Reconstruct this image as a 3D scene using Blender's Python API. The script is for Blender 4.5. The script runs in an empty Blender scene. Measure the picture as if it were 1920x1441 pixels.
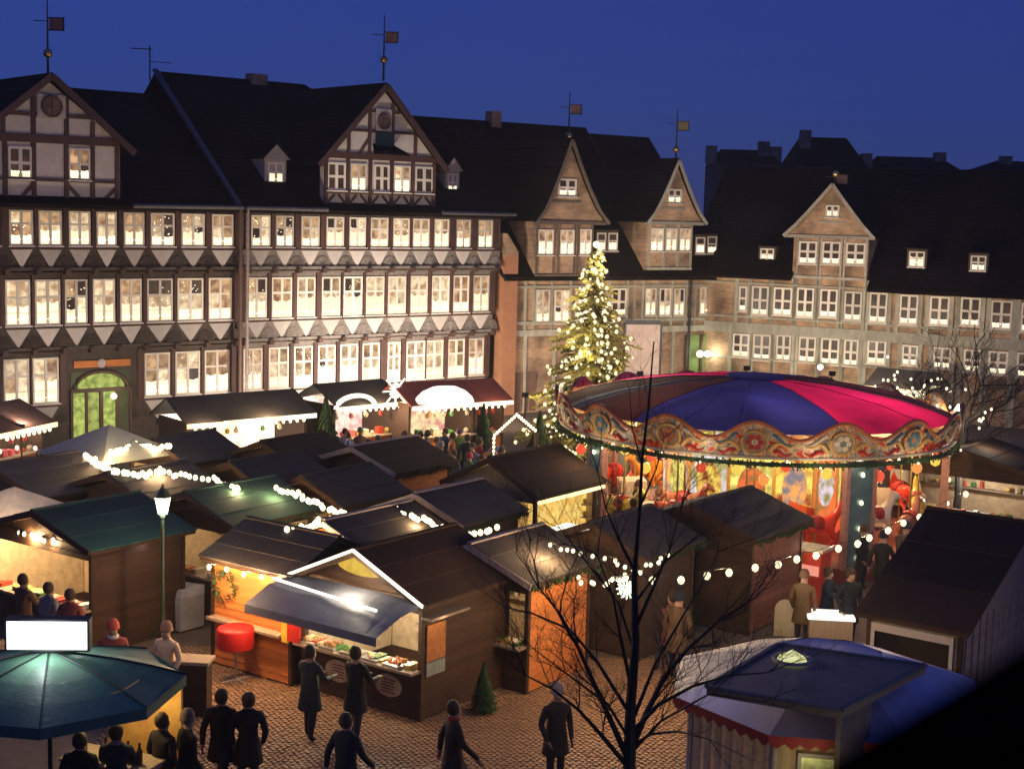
import bpy, bmesh, math, random
from math import pi, sin, cos, radians, hypot, atan2
from mathutils import Vector, Matrix
C = bpy.context.scene.collection
SC = bpy.context.scene
# ------------------------------------------------------------------ camera (calibrated to the photograph: 1920 px wide frame)
FPX, PITCH, ROLL, EYE = 2701.0, 0.12, 0.0277, 9.58
cam = bpy.data.cameras.new('camera'); cam_o = bpy.data.objects.new('camera', cam); C.objects.link(cam_o)
cam.sensor_width = 36; cam.lens = 36*FPX/1920; cam.clip_start = 0.05; cam.clip_end = 2000
fwd = Vector((0, cos(PITCH), -sin(PITCH))); up = Vector((0, sin(PITCH), cos(PITCH))); rt = Vector((1, 0, 0))
r2 = rt*cos(ROLL) + up*sin(ROLL); u2 = up*cos(ROLL) - rt*sin(ROLL)
M = Matrix((r2, u2, -fwd)).transposed().to_4x4(); M.translation = (0, 0, EYE)
cam_o.matrix_world = M; SC.camera = cam_o
cam.dof.use_dof = True; cam.dof.focus_distance = 45; cam.dof.aperture_fstop = 4.0
def ray(px, py):
    x = px-960; y = py-720.5
    a = (x*cos(ROLL)+y*sin(ROLL))/FPX; b = (-x*sin(ROLL)+y*cos(ROLL))/FPX
    return Vector((a, cos(PITCH)-b*sin(PITCH), -sin(PITCH)-b*cos(PITCH)))
def G(px, py, z=0.0):            # point of the place at height z seen at a photo pixel
    d = ray(px, py); t = (z-EYE)/d.z; p = d*t; return Vector((p.x, p.y, z))
def DY(px, py, y):               # point at distance y
    d = ray(px, py); p = d*(y/d.y); return Vector((p.x, p.y, p.z+EYE))
# ------------------------------------------------------------------ world, dusk sky
W = bpy.data.worlds.new('World'); SC.world = W; W.use_nodes = True
wn = W.node_tree.nodes; wl = W.node_tree.links; wn.clear()
sky = wn.new('ShaderNodeTexSky'); sky.sky_type = 'NISHITA'; sky.sun_disc = False
sky.sun_elevation = radians(4.0); sky.sun_rotation = radians(128); sky.air_density = 1.0; sky.ozone_density = 4.0; sky.dust_density = 0.0
tint = wn.new('ShaderNodeMix'); tint.data_type = 'RGBA'; tint.blend_type = 'MULTIPLY'; tint.inputs[0].default_value = 1
tint.inputs[7].default_value = (0.27, 0.29, 1.15, 1)
bg = wn.new('ShaderNodeBackground'); bg.inputs[1].default_value = 0.1
out = wn.new('ShaderNodeOutputWorld')
wl.new(sky.outputs[0], tint.inputs[6]); hsv = wn.new('ShaderNodeHueSaturation'); hsv.inputs['Saturation'].default_value = 0.97; wl.new(tint.outputs[2], hsv.inputs['Color']); air = wn.new('ShaderNodeMix'); air.data_type = 'RGBA'; air.inputs[0].default_value = 0.55; air.inputs[7].default_value = (0.23, 0.46, 2.35, 1); wl.new(hsv.outputs[0], air.inputs[6]); wl.new(air.outputs[2], bg.inputs[0]); wl.new(bg.outputs[0], out.inputs[0])
sun = bpy.data.lights.new('afterglow', 'SUN'); sun.energy = 0.012; sun.angle = radians(30); sun.color = (0.6, 0.7, 1)
so = bpy.data.objects.new('afterglow', sun); C.objects.link(so); so.rotation_euler = (radians(55), 0, radians(30))
vs = SC.view_settings; vs.view_transform = 'Standard'; vs.look = 'None'; vs.exposure = 0; vs.gamma = 1
SC.cycles.use_denoising = True; SC.cycles.max_bounces = 5; SC.cycles.sample_clamp_indirect = 4
# ------------------------------------------------------------------ materials
MATS = {}
def mat(name, col, rough=0.8, col2=None, scale=6.0, bump=0.0, bscale=None, metal=0.0, stretch=(1, 1, 1), spec=0.3, objcol=False):
    if name in MATS: return MATS[name]
    m = bpy.data.materials.new(name); m.use_nodes = True; n = m.node_tree.nodes; l = m.node_tree.links
    b = n['Principled BSDF']; b.inputs['Roughness'].default_value = rough; b.inputs['Metallic'].default_value = metal
    b.inputs['Specular IOR Level'].default_value = spec
    tc = n.new('ShaderNodeTexCoord'); mp = n.new('ShaderNodeMapping'); mp.inputs['Scale'].default_value = stretch
    l.new(tc.outputs['Object'], mp.inputs[0])
    nz = n.new('ShaderNodeTexNoise'); nz.inputs['Scale'].default_value = scale; nz.inputs['Detail'].default_value = 6; nz.inputs['Roughness'].default_value = 0.65
    l.new(mp.outputs[0], nz.inputs['Vector'])
    cr = n.new('ShaderNodeValToRGB'); cr.color_ramp.elements[0].position = 0.3; cr.color_ramp.elements[1].position = 0.7
    c2 = col2 or tuple(c*0.6 for c in col)
    cr.color_ramp.elements[0].color = (*c2, 1); cr.color_ramp.elements[1].color = (*col, 1)
    l.new(nz.outputs['Fac'], cr.inputs[0])
    oi = n.new('ShaderNodeObjectInfo')
    hv = n.new('ShaderNodeHueSaturation'); mr = n.new('ShaderNodeMapRange'); mr.inputs[3].default_value = 0.8; mr.inputs[4].default_value = 1.2
    l.new(oi.outputs['Random'], mr.inputs[0]); l.new(mr.outputs[0], hv.inputs['Value']); l.new(cr.outputs[0], hv.inputs['Color'])
    src = hv.outputs[0]
    if objcol:
        mx = n.new('ShaderNodeMix'); mx.data_type = 'RGBA'; mx.blend_type = 'MULTIPLY'; mx.inputs[0].default_value = 1
        l.new(src, mx.inputs[6]); l.new(oi.outputs['Color'], mx.inputs[7]); src = mx.outputs[2]
    l.new(src, b.inputs['Base Color'])
    if bump:
        n2 = n.new('ShaderNodeTexNoise'); n2.inputs['Scale'].default_value = bscale or scale*4; n2.inputs['Detail'].default_value = 4
        l.new(mp.outputs[0], n2.inputs['Vector'])
        bp = n.new('ShaderNodeBump'); bp.inputs['Strength'].default_value = bump; bp.inputs['Distance'].default_value = 0.03
        l.new(n2.outputs['Fac'], bp.inputs['Height']); l.new(bp.outputs[0], b.inputs['Normal'])
    MATS[name] = m; return m
def emat(name, col, s, col2=None, scale=8.0, rnd=0.0, stretch=(1, 1, 1), objcol=False):
    if name in MATS: return MATS[name]
    m = bpy.data.materials.new(name); m.use_nodes = True; n = m.node_tree.nodes; l = m.node_tree.links
    b = n['Principled BSDF']; b.inputs['Base Color'].default_value = (0.02, 0.018, 0.015, 1); b.inputs['Roughness'].default_value = 0.25; b.inputs['Specular IOR Level'].default_value = 0.2
    b.inputs['Emission Strength'].default_value = s; b.inputs['Emission Color'].default_value = (*col, 1)
    oi = n.new('ShaderNodeObjectInfo')
    if col2 or objcol:
        tc = n.new('ShaderNodeTexCoord'); mp = n.new('ShaderNodeMapping'); mp.inputs['Scale'].default_value = stretch
        ad = n.new('ShaderNodeVectorMath'); ad.operation = 'ADD'; l.new(tc.outputs['Object'], ad.inputs[0]); l.new(oi.outputs['Location'], ad.inputs[1])
        l.new(ad.outputs[0], mp.inputs[0])
        nz = n.new('ShaderNodeTexNoise'); nz.inputs['Scale'].default_value = scale; nz.inputs['Detail'].default_value = 3
        l.new(mp.outputs[0], nz.inputs['Vector'])
        cr = n.new('ShaderNodeValToRGB'); cr.color_ramp.elements[0].position = 0.36; cr.color_ramp.elements[1].position = 0.62
        cr.color_ramp.elements[0].color = (*(col2 or col), 1); cr.color_ramp.elements[1].color = (*col, 1)
        l.new(nz.outputs['Fac'], cr.inputs[0]); src = cr.outputs[0]
        if objcol:
            mx = n.new('ShaderNodeMix'); mx.data_type = 'RGBA'; mx.blend_type = 'MULTIPLY'; mx.inputs[0].default_value = 1
            l.new(src, mx.inputs[6]); l.new(oi.outputs['Color'], mx.inputs[7]); src = mx.outputs[2]
        l.new(src, b.inputs['Emission Color'])
    if rnd:
        mr = n.new('ShaderNodeMapRange'); mr.inputs[3].default_value = s*(1-rnd); mr.inputs[4].default_value = s*(1+rnd)
        l.new(oi.outputs['Random'], mr.inputs[0]); l.new(mr.outputs[0], b.inputs['Emission Strength'])
    try: m.cycles.emission_sampling = 'NONE'
    except Exception: pass
    MATS[name] = m; return m
def brick_mat():
    m = bpy.data.materials.new('brick_infill'); m.use_nodes = True; n = m.node_tree.nodes; l = m.node_tree.links
    b = n['Principled BSDF']; b.inputs['Roughness'].default_value = 0.9
    tc = n.new('ShaderNodeTexCoord'); mp = n.new('ShaderNodeMapping'); mp.inputs['Rotation'].default_value = (radians(90), 0, 0)
    l.new(tc.outputs['Object'], mp.inputs[0])
    bt = n.new('ShaderNodeTexBrick'); bt.inputs['Scale'].default_value = 1; bt.inputs['Brick Width'].default_value = 0.26; bt.inputs['Row Height'].default_value = 0.085
    bt.inputs['Mortar Size'].default_value = 0.008; bt.inputs['Color1'].default_value = (0.42, 0.24, 0.135, 1); bt.inputs['Color2'].default_value = (0.27, 0.165, 0.10, 1); bt.inputs['Mortar'].default_value = (0.34, 0.28, 0.20, 1)
    l.new(mp.outputs[0], bt.inputs[0])
    nz = n.new('ShaderNodeTexNoise'); nz.inputs['Scale'].default_value = 0.9; nz.inputs['Detail'].default_value = 8; l.new(tc.outputs['Object'], nz.inputs[0])
    mr = n.new('ShaderNodeMapRange'); mr.inputs[1].default_value = 0.35; mr.inputs[2].default_value = 0.65; mr.inputs[3].default_value = 0.5; mr.inputs[4].default_value = 1.4; l.new(nz.outputs['Fac'], mr.inputs[0])
    hs = n.new('ShaderNodeHueSaturation'); l.new(mr.outputs[0], hs.inputs['Value']); l.new(bt.outputs[0], hs.inputs['Color']); l.new(hs.outputs[0], b.inputs['Base Color'])
    bp = n.new('ShaderNodeBump'); bp.inputs['Strength'].default_value = 0.6; bp.inputs['Distance'].default_value = 0.01; l.new(bt.outputs['Fac'], bp.inputs['Height']); bp.invert = True; l.new(bp.outputs[0], b.inputs['Normal'])
    return m
def tile_mat(name, c1, c2):
    m = bpy.data.materials.new(name); m.use_nodes = True; n = m.node_tree.nodes; l = m.node_tree.links
    b = n['Principled BSDF']; b.inputs['Roughness'].default_value = 0.9; b.inputs['Specular IOR Level'].default_value = 0.06
    tc = n.new('ShaderNodeTexCoord'); sp = n.new('ShaderNodeSeparateXYZ'); cb = n.new('ShaderNodeCombineXYZ'); l.new(tc.outputs['Object'], sp.inputs[0])
    l.new(sp.outputs[0], cb.inputs[0]); l.new(sp.outputs[2], cb.inputs[1])
    bt = n.new('ShaderNodeTexBrick'); bt.inputs['Scale'].default_value = 1; bt.inputs['Brick Width'].default_value = 0.24; bt.inputs['Row Height'].default_value = 0.2; bt.inputs['Mortar Size'].default_value = 0.02
    bt.inputs['Color1'].default_value = (*c1, 1); bt.inputs['Color2'].default_value = (*c2, 1); bt.inputs['Mortar'].default_value = (*[x*0.4 for x in c2], 1)
    l.new(cb.outputs[0], bt.inputs[0])
    nz = n.new('ShaderNodeTexNoise'); nz.inputs['Scale'].default_value = 0.5; nz.inputs['Detail'].default_value = 8; l.new(tc.outputs['Object'], nz.inputs[0])
    mr = n.new('ShaderNodeMapRange'); mr.inputs[1].default_value = 0.3; mr.inputs[2].default_value = 0.7; mr.inputs[3].default_value = 0.5; mr.inputs[4].default_value = 1.5; l.new(nz.outputs['Fac'], mr.inputs[0])
    hs = n.new('ShaderNodeHueSaturation'); l.new(mr.outputs[0], hs.inputs['Value']); l.new(bt.outputs[0], hs.inputs['Color']); l.new(hs.outputs[0], b.inputs['Base Color'])
    bp = n.new('ShaderNodeBump'); bp.inputs['Strength'].default_value = 0.8; bp.inputs['Distance'].default_value = 0.03; l.new(bt.outputs['Fac'], bp.inputs['Height']); bp.invert = True; l.new(bp.outputs[0], b.inputs['Normal'])
    return m
TIMBER = mat('dark_carved_timber', (0.085, 0.062, 0.047), 0.7, (0.045, 0.032, 0.025), 5, 0.5, 30, stretch=(1, 1, 0.4))
TIMBERB = mat('floodlit_grey_timber', (0.23, 0.19, 0.165), 0.75, (0.13, 0.105, 0.09), 5, 0.5, 30, stretch=(1, 1, 0.4))  # same timber as the dark house, with the floodlighting put into its colour
POST = mat('dark_red_brown_post', (0.10, 0.05, 0.038), 0.6, (0.05, 0.026, 0.022), 6, 0.3, 30, stretch=(1, 1, 0.3))
TIMBERG = mat('grey_green_timber', (0.42, 0.39, 0.31), 0.8, (0.26, 0.24, 0.19), 4, 0.4, 30, stretch=(1, 1, 0.4))
PLASTER = mat('pale_plaster', (0.52, 0.46, 0.42), 0.9, (0.42, 0.36, 0.32), 3, 0.2, 25)
BRICK = brick_mat()
TILE = tile_mat('dark_roof_tiles', (0.020, 0.011, 0.008), (0.009, 0.006, 0.005))
SLATE = tile_mat('dark_slate_tiles', (0.018, 0.013, 0.010), (0.012, 0.009, 0.008))
CREAM = mat('cream_window_paint', (0.74, 0.66, 0.56), 0.5, (0.62, 0.54, 0.45), 8)
PINKISH = mat('pink_white_paint', (0.42, 0.35, 0.33), 0.7, (0.33, 0.27, 0.25), 8)
METAL = mat('dark_iron', (0.05, 0.05, 0.055), 0.5, metal=0.6)
GOLD = mat('gilded_metal', (0.7, 0.5, 0.2), 0.35, metal=0.9)
REDFLAG = mat('faded_red_vane', (0.16, 0.08, 0.08), 0.6)
ZINC = mat('zinc_gutter', (0.16, 0.15, 0.15), 0.45, metal=0.5)
P_AMBER = emat('amber_lit_pane', (0.78, 0.47, 0.23), 0.85, (0.24, 0.11, 0.055), 3.0, 0.25)
P_CREAM = emat('cream_lit_pane', (1.0, 0.78, 0.48), 1.0, (0.50, 0.28, 0.14), 3.5, 0.25)
P_DARK = emat('dim_brown_pane', (0.10, 0.045, 0.03), 0.6, (0.03, 0.018, 0.014), 3.0, 0.4)
P_GREEN = emat('green_lit_glass', (0.62, 0.72, 0.16), 0.75, (0.22, 0.30, 0.05), 4.0, 0.3)
CURTAIN_GLOW = emat('curtain_candle_glow', (1.0, 0.90, 0.62), 1.6, (1.0, 0.74, 0.40), 9.0, 0.2, stretch=(3, 1, 0.3))
FLAME = emat('candle_flame', (1.0, 0.90, 0.62), 1.9)
BULB = emat('warm_bulb', (1.0, 0.86, 0.54), 2.6)
BULBG = emat('globe_bulb', (1.0, 0.84, 0.52), 1.7)
BULBT = emat('tree_bulb', (1.0, 0.90, 0.56), 1.35)
TUBE = emat('neon_white_light', (1.0, 0.92, 0.76), 1.7)
TUBEY = emat('yellow_strip_light', (1.0, 0.85, 0.38), 2.0)
NAVY = mat('navy_roofing_felt', (0.075, 0.062, 0.056), 0.9, (0.040, 0.034, 0.032), 0.9, 0.5, 40)
TEALR = mat('teal_roofing_felt', (0.028, 0.082, 0.068), 0.9, (0.018, 0.05, 0.042), 0.9, 0.5, 40)
BROWNR = mat('brown_roofing_felt', (0.060, 0.028, 0.014), 0.9, (0.030, 0.015, 0.008), 0.9, 0.5, 40)
WOODO = mat('orange_boards', (0.62, 0.22, 0.05), 0.6, (0.40, 0.12, 0.035), 4, 0.3, 20, stretch=(0.4, 1, 4))  # on the lit hut walls this orange carries the lamplight
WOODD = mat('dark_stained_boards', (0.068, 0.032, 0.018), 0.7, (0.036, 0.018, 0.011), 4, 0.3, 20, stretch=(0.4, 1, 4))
WOODP = mat('pale_boards', (0.36, 0.27, 0.20), 0.7, (0.26, 0.19, 0.14), 4, 0.3, 20, stretch=(4, 4, 0.4))
VERGE = mat('pale_verge_board', (0.45, 0.36, 0.33), 0.6)
# ------------------------------------------------------------------ mesh builder
class MB:
    def __init__(s): s.v = []; s.f = []
    def add(s, vs, fs):
        b = len(s.v); s.v += [tuple(v) for v in vs]; s.f += [tuple(b+i for i in f) for f in fs]; return s
    def bx(s, x0, x1, y0, y1, z0, z1):
        return s.add([(x0,y0,z0),(x1,y0,z0),(x1,y1,z0),(x0,y1,z0),(x0,y0,z1),(x1,y0,z1),(x1,y1,z1),(x0,y1,z1)],
              [(0,3,2,1),(4,5,6,7),(0,1,5,4),(1,2,6,5),(2,3,7,6),(3,0,4,7)])
    def beam(s, p, q, w, h=None, upv=(0, 0, 1)):
        p = Vector(p); q = Vector(q); h = h or w; d = (q-p).normalized(); u = Vector(upv)
        if abs(d.dot(u)) > 0.98: u = Vector((0, 1, 0))
        a = d.cross(u).normalized()*w/2; b = a.cross(d).normalized()*h/2
        return s.add([p-a-b, p+a-b, p+a+b, p-a+b, q-a-b, q+a-b, q+a+b, q-a+b], [(0,3,2,1),(4,5,6,7),(0,1,5,4),(1,2,6,5),(2,3,7,6),(3,0,4,7)])
    def slab(s, pts, ext):
        n = len(pts); e = Vector(ext); P = [Vector(p) for p in pts]
        return s.add(P+[p+e for p in P], [tuple(reversed(range(n))), tuple(range(n, 2*n))]+[(i, (i+1) % n, n+(i+1) % n, n+i) for i in range(n)])
    def cyl(s, p, q, r0, r1=None, n=8, caps=True):
        p = Vector(p); q = Vector(q); r1 = r0 if r1 is None else r1; d = (q-p).normalized()
        u = Vector((0, 0, 1)) if abs(d.z) < 0.95 else Vector((1, 0, 0)); a = d.cross(u).normalized(); b = a.cross(d)
        vs = []
        for c, r in ((p, r0), (q, r1)):
            for i in range(n):
                t = 2*pi*i/n; vs.append(c+a*cos(t)*r+b*sin(t)*r)
        fs = [(i, (i+1) % n, n+(i+1) % n, n+i) for i in range(n)]
        if caps: fs += [tuple(reversed(range(n))), tuple(range(n, 2*n))]
        return s.add(vs, fs)
    def lathe(s, prof, c=(0, 0, 0), n=16, a0=0, a1=2*pi):
        c = Vector(c); full = abs(a1-a0-2*pi) < 1e-6; m = n if full else n+1; vs = []; fs = []
        for r, z in prof:
            for i in range(m):
                t = a0+(a1-a0)*i/n; vs.append(c+Vector((r*cos(t), r*sin(t), z)))
        for j in range(len(prof)-1):
            for i in range(n):
                k = (i+1) % m; fs.append((j*m+i, j*m+k, (j+1)*m+k, (j+1)*m+i))
        return s.add(vs, fs)
    def ball(s, c, r, n=8, sz=1.0):
        k = max(4, n//2+1); return s.lathe([(r*sin(pi*i/k) if 0 < i < k else 0.0005, -r*sz*cos(pi*i/k)) for i in range(k+1)], c, n)
    def tube(s, pts, r0, r1=None, n=6):
        r1 = r0 if r1 is None else r1; P = [Vector(p) for p in pts]; m = len(P); vs = []; fs = []
        for j, p in enumerate(P):
            d = (P[min(j+1, m-1)]-P[max(j-1, 0)]).normalized(); u = Vector((0, 0, 1)) if abs(d.z) < 0.9 else Vector((1, 0, 0))
            a = d.cross(u).normalized(); b = a.cross(d); r = r0+(r1-r0)*j/(m-1)
            vs += [p+a*cos(2*pi*i/n)*r+b*sin(2*pi*i/n)*r for i in range(n)]
        for j in range(m-1): fs += [(j*n+i, j*n+(i+1) % n, (j+1)*n+(i+1) % n, (j+1)*n+i) for i in range(n)]
        return s.add(vs, fs)
    def mesh(s, name, mt, smooth=False):
        m = bpy.data.meshes.new(name); m.from_pydata(s.v, [], s.f); m.update()
        bm = bmesh.new(); bm.from_mesh(m); bmesh.ops.recalc_face_normals(bm, faces=bm.faces); bm.to_mesh(m); bm.free()
        if mt: m.materials.append(mt)
        if smooth:
            for p in m.polygons: p.use_smooth = True
        return m
    def build(s, name, mt, parent=None, smooth=False, loc=(0, 0, 0), rz=0, label=None, kind=None):
        return inst(name, s.mesh(name, mt, smooth), parent, loc, rz, label=label, kind=kind)
def inst(name, mesh, parent=None, loc=(0, 0, 0), rz=0, scale=None, label=None, kind=None):
    o = bpy.data.objects.new(name, mesh); C.objects.link(o); o.parent = parent; o.location = loc; o.rotation_euler = (0, 0, rz)
    if scale: o.scale = scale
    if label: o['label'] = label
    if kind: o['kind'] = kind
    return o
def tag(o, label, cat, group=None, kind=None):
    o['label'] = label; o['category'] = cat
    if group: o['group'] = group
    if kind: o['kind'] = kind
    return o
def thing(name, label, cat, loc=(0, 0, 0), rz=0, group=None):
    o = bpy.data.objects.new(name, None); C.objects.link(o); o.location = loc; o.rotation_euler = (0, 0, rz); o.empty_display_size = 0.2
    return tag(o, label, cat, group)
def copy_tree(o, parent=None):
    c = o.copy(); C.objects.link(c); c.parent = parent
    for ch in list(o.children): copy_tree(ch, c)
    return c
def lamp(loc, watts, col=(1, 0.72, 0.42), r=0.12, kind='POINT', name='lamp_light', rot=None, size=None, spot=None):
    l = bpy.data.lights.new(name, kind); l.energy = watts; l.color = col
    if kind in ('POINT', 'SPOT'): l.shadow_soft_size = r
    if kind == 'AREA': l.shape = 'RECTANGLE'; l.size, l.size_y = size
    if kind == 'SPOT': l.spot_size = spot; l.spot_blend = 0.6
    o = bpy.data.objects.new(name, l); C.objects.link(o); o.location = loc
    if rot: o.rotation_euler = rot
    return o
def aim(o, target):
    o.rotation_euler = (Vector(target)-o.location).to_track_quat('-Z', 'Y').to_euler()
RND = random.Random(7)
# ------------------------------------------------------------------ facades
class Face:          # a vertical plane: origin, direction; local x along it, y into the building
    def __init__(s, O, ang): s.O = Vector((O[0], O[1], 0)); s.a = ang; s.t = Vector((cos(ang), sin(ang), 0)); s.n = Vector((-sin(ang), cos(ang), 0))
    def at(s, px, py, y=0.0):
        d = ray(px, py); o = s.O+s.n*y; k = s.n.dot(o)/s.n.dot(d); p = d*k+Vector((0, 0, EYE))
        return s.t.dot(p-s.O), p.z
    def x(s, px, py, y=0.0): return s.at(px, py, y)[0]
    def z(s, px, py, y=0.0): return s.at(px, py, y)[1]
_wc = {}
def cached(key, fn):
    if key not in _wc: _wc[key] = fn()
    return _wc[key]
def window(parent, x0, x1, z0, z1, y, style='warm', cols=2, tr=0.42, candles=True, framemat=None, arch='row'):
    """window on the facade plane at local depth y (its face); panes, curtain and candle arch are its own pieces"""
    w = round((x1-x0)/0.04)*0.04; h = round((z1-z0)/0.04)*0.04; f = 0.09 if style == 'dark' else 0.07; mw = 0.13 if style == 'dark' else 0.10; th = 0.055 if style == 'dark' else 0.04; d = 0.07
    fm = framemat or CREAM
    def frame():
        m = MB(); m.bx(-w/2, -w/2+f, 0, d, 0, h); m.bx(w/2-f, w/2, 0, d, 0, h); m.bx(-w/2+f, w/2-f, 0, d, h-f, h); m.bx(-w/2+f, w/2-f, 0, d, 0, f)
        iw = w-2*f
        for c in range(1, cols): xx = -w/2+f+iw*c/cols; m.bx(xx-mw/2, xx+mw/2, -0.012, d-0.01, f, h-f)
        zt = h*(1-tr)
        for c in range(cols):
            a = -w/2+f+iw*c/cols+(mw/2 if c else 0); b = -w/2+f+iw*(c+1)/cols-(mw/2 if c < cols-1 else 0)
            m.bx(a, b, 0.002, d-0.012, zt-th, zt+th)
            if h > 1.6:
                zb = zt*0.45; m.bx(a, b, 0.015, d-0.02, zb-0.012, zb+0.012)
        m.bx(-w/2-0.05, w/2+0.05, -0.07, 0.03, -0.05, -0.002)
        return m.mesh('window', fm)
    o = inst('window', cached(('f', w, h, cols, tr, fm.name, f), frame), parent, ((x0+x1)/2, y, z0))
    iw = w-2*f; zt = h*(1-tr); a = 'dark' if style == 'dark' else style
    for c in range(cols):
        xa = -w/2+f+iw*c/cols; xb = xa+iw/cols
        for (za, zb, top) in ((f, zt, False), (zt, h-f, True)):
            if style == 'dark': pm = P_DARK
            elif style == 'green': pm = P_GREEN
            elif style == 'cream': pm = P_CREAM if RND.random() < 0.8 else P_AMBER
            elif style == 'mixed': pm = RND.choice([P_DARK, P_AMBER, P_AMBER, P_AMBER, P_CREAM]) if top else RND.choice([P_AMBER, P_CREAM, P_CREAM, P_DARK])
            else: pm = P_AMBER if (top or RND.random() < 0.4) else P_CREAM
            k = ('p', round(xb-xa, 2), round(zb-za, 2), pm.name)
            pw, ph = xb-xa, zb-za
            me = cached(k, lambda: MB().bx(-pw/2, pw/2, 0, 0.008, 0, ph).mesh('pane', pm))
            inst('pane', me, o, ((xa+xb)/2, 0.045, za))
    if candles:
        n = max(3, int(iw/0.11))
        def fl():
            m = MB()
            for i in range(n):
                xx = -iw/2+iw*(i+0.5)/n; hh = 0.10+0.16*(1-abs((i+0.5)/n*2-1)) if arch == 'arch' else 0.16
                m.ball((xx, 0, hh), 0.036, 6, 1.5); 
            return m.mesh('candle_arch', FLAME)
        inst('candle_arch', cached(('c', w, n, arch), fl), o, (0, 0.012, f))
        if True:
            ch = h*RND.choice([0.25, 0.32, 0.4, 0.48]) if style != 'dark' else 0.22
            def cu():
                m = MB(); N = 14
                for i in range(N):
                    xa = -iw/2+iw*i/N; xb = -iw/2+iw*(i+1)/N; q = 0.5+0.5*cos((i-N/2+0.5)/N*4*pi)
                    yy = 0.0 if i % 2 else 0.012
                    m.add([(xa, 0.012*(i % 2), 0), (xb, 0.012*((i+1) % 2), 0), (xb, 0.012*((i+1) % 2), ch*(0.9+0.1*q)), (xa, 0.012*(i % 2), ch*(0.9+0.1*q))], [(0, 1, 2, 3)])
                return m.mesh('curtain_glow', CURTAIN_GLOW)
            inst('curtain_glow', cached(('cu', w, round(ch, 1)), cu), o, (0, 0.028, f))  # emissive strip that puts the candles' glow into the window bottom
    return o
def tri_panel(parent, x0, x1, z1, z0, y, mt=None, name='plaster_panel'):
    w = round((x1-x0)/0.05)*0.05; h = round((z1-z0)/0.05)*0.05
    me = cached(('tri', w, h, (mt or PLASTER).name), lambda: MB().slab([(-w/2, 0, h), (w/2, 0, h), (w*0.03, 0, 0), (-w*0.03, 0, 0)], (0, 0.05, 0)).mesh('plaster_panel', mt or PLASTER))
    inst(name, me, parent, ((x0+x1)/2, y, z0))
def rosette(parent, x, z, r, y, mt):
    def f():
        m = MB(); N = 9
        for i in range(N):
            a0 = pi*i/N; a1 = pi*(i+1)/N; am = (a0+a1)/2
            m.add([(0, -0.05, 0), (r*cos(a0), 0.0, r*sin(a0)), (r*1.03*cos(am), -0.045, r*1.03*sin(am)), (r*cos(a1), 0.0, r*sin(a1)), (0, 0, 0)], [(0, 2, 1), (0, 3, 2), (1, 2, 3)])
        m.bx(-r*1.05, r*1.05, -0.06, 0, -0.07, 0)
        return m.mesh('fan_rosette', mt)
    inst('fan_rosette', cached(('ro', round(r, 2), mt.name), f), parent, (x, y, z))
def bars(parent, name, lst, y0, y1, mt):
    """each timber of the frame its own piece; lst of (x0,x1,z0,z1) or ((xa,za),(xb,zb),w)"""
    for b in lst:
        if len(b) == 4: MB().bx(b[0], b[1], y0, y1, b[2], b[3]).build(name, mt, parent)
        else:
            (xa, za), (xb, zb), w = b; ym = (y0+y1)/2
            MB().beam((xa, ym, za), (xb, ym, zb), w, abs(y1-y0)*0.8, upv=(0, 1, 0)).build(name, mt, parent)
def roof_slab(parent, name, pts, t=0.14, mt=None):
    m = MB(); m.slab(pts, (0, 0, -t)); return m.build(name, mt or TILE, parent)

LF = Face((-11.13, 58.13), math.atan(0.8438))
ZL = {'u': (7.83, 9.10), 'm': (4.90, 6.60), 'l': (1.94, 3.64)}
def storey(b, spans, row, y, tmat, ptop, pbot, tri=True, styles=None, xa=None, xb=None, zjet=None, cols=2):
    """one jettied storey: windows, posts between, sill rail, triangular plaster panels and fan rosettes"""
    z0, z1 = ZL[row]; pym = {'u': 430, 'm': 565, 'l': 705}[row]
    xs = [(LF.x(a, pym, y), LF.x(c, pym, y)) for a, c in spans]
    for i, (a, c) in enumerate(xs):
        st = (styles[i] if styles else RND.choice(['warm', 'warm', 'cream', 'mixed']))
        wo = window(b, a, c, z0, z1, y-0.05, st, tr=0.38)
        if st == 'mixed':
            fl_ = MB()
            for _ in range(16): fl_.ball((RND.uniform(-.38, .38)*(c-a), 0.02, RND.uniform(.15, .9)*(z1-z0)), 0.022, 5)
            fl_.build('fairy_lights', FLAME, wo, kind='stuff')
        if tri: tri_panel(b, a+0.02, c-0.02, z0-0.12, z0-0.12-ptop, y-0.06)
    pe = []
    for i in range(len(xs)+1):
        if i == 0: l = xs[0][0]-0.30; r = xs[0][0]-0.04
        elif i == len(xs): l = xs[-1][1]+0.04; r = xs[-1][1]+0.30
        else: l = xs[i-1][1]+0.04; r = xs[i][0]-0.04
        if r-l > 0.7:
            pe += [(l, l+0.22), (r-0.22, r)]
        else: pe.append((l, r))
    bars(b, 'post', [(l, r, z0-0.06, z1+0.16) for l, r in pe], y-0.11, y, POST)
    bars(b, 'rail', [(xa, xb, z0-0.12, z0-0.062)], y-0.14, y, POST)
    bars(b, 'rail', [(xa, xb, z1+0.162, z1+0.25)], y-0.09, y, tmat)
    if tri:
        for l, r in pe: rosette(b, (l+r)/2, z0-0.12-ptop*0.92, min(0.36, ptop*0.55), y-0.012, tmat)
    if zjet:
        for l, r in pe: MB().bx((l+r)/2-0.09, (l+r)/2+0.09, y-0.30, y, zjet-0.2, zjet).build('beam_end', POST, b)
def wall_body(b, x0, x1, z0, z1, y0, y1, mt, name='wall'): return MB().bx(x0, x1, y0, y1, z0, z1).build(name, mt, b)

YU, YM, YG = 0.0, 0.22, 0.44      # faces of upper, middle and ground storeys (each storey juts over the one below)
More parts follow.
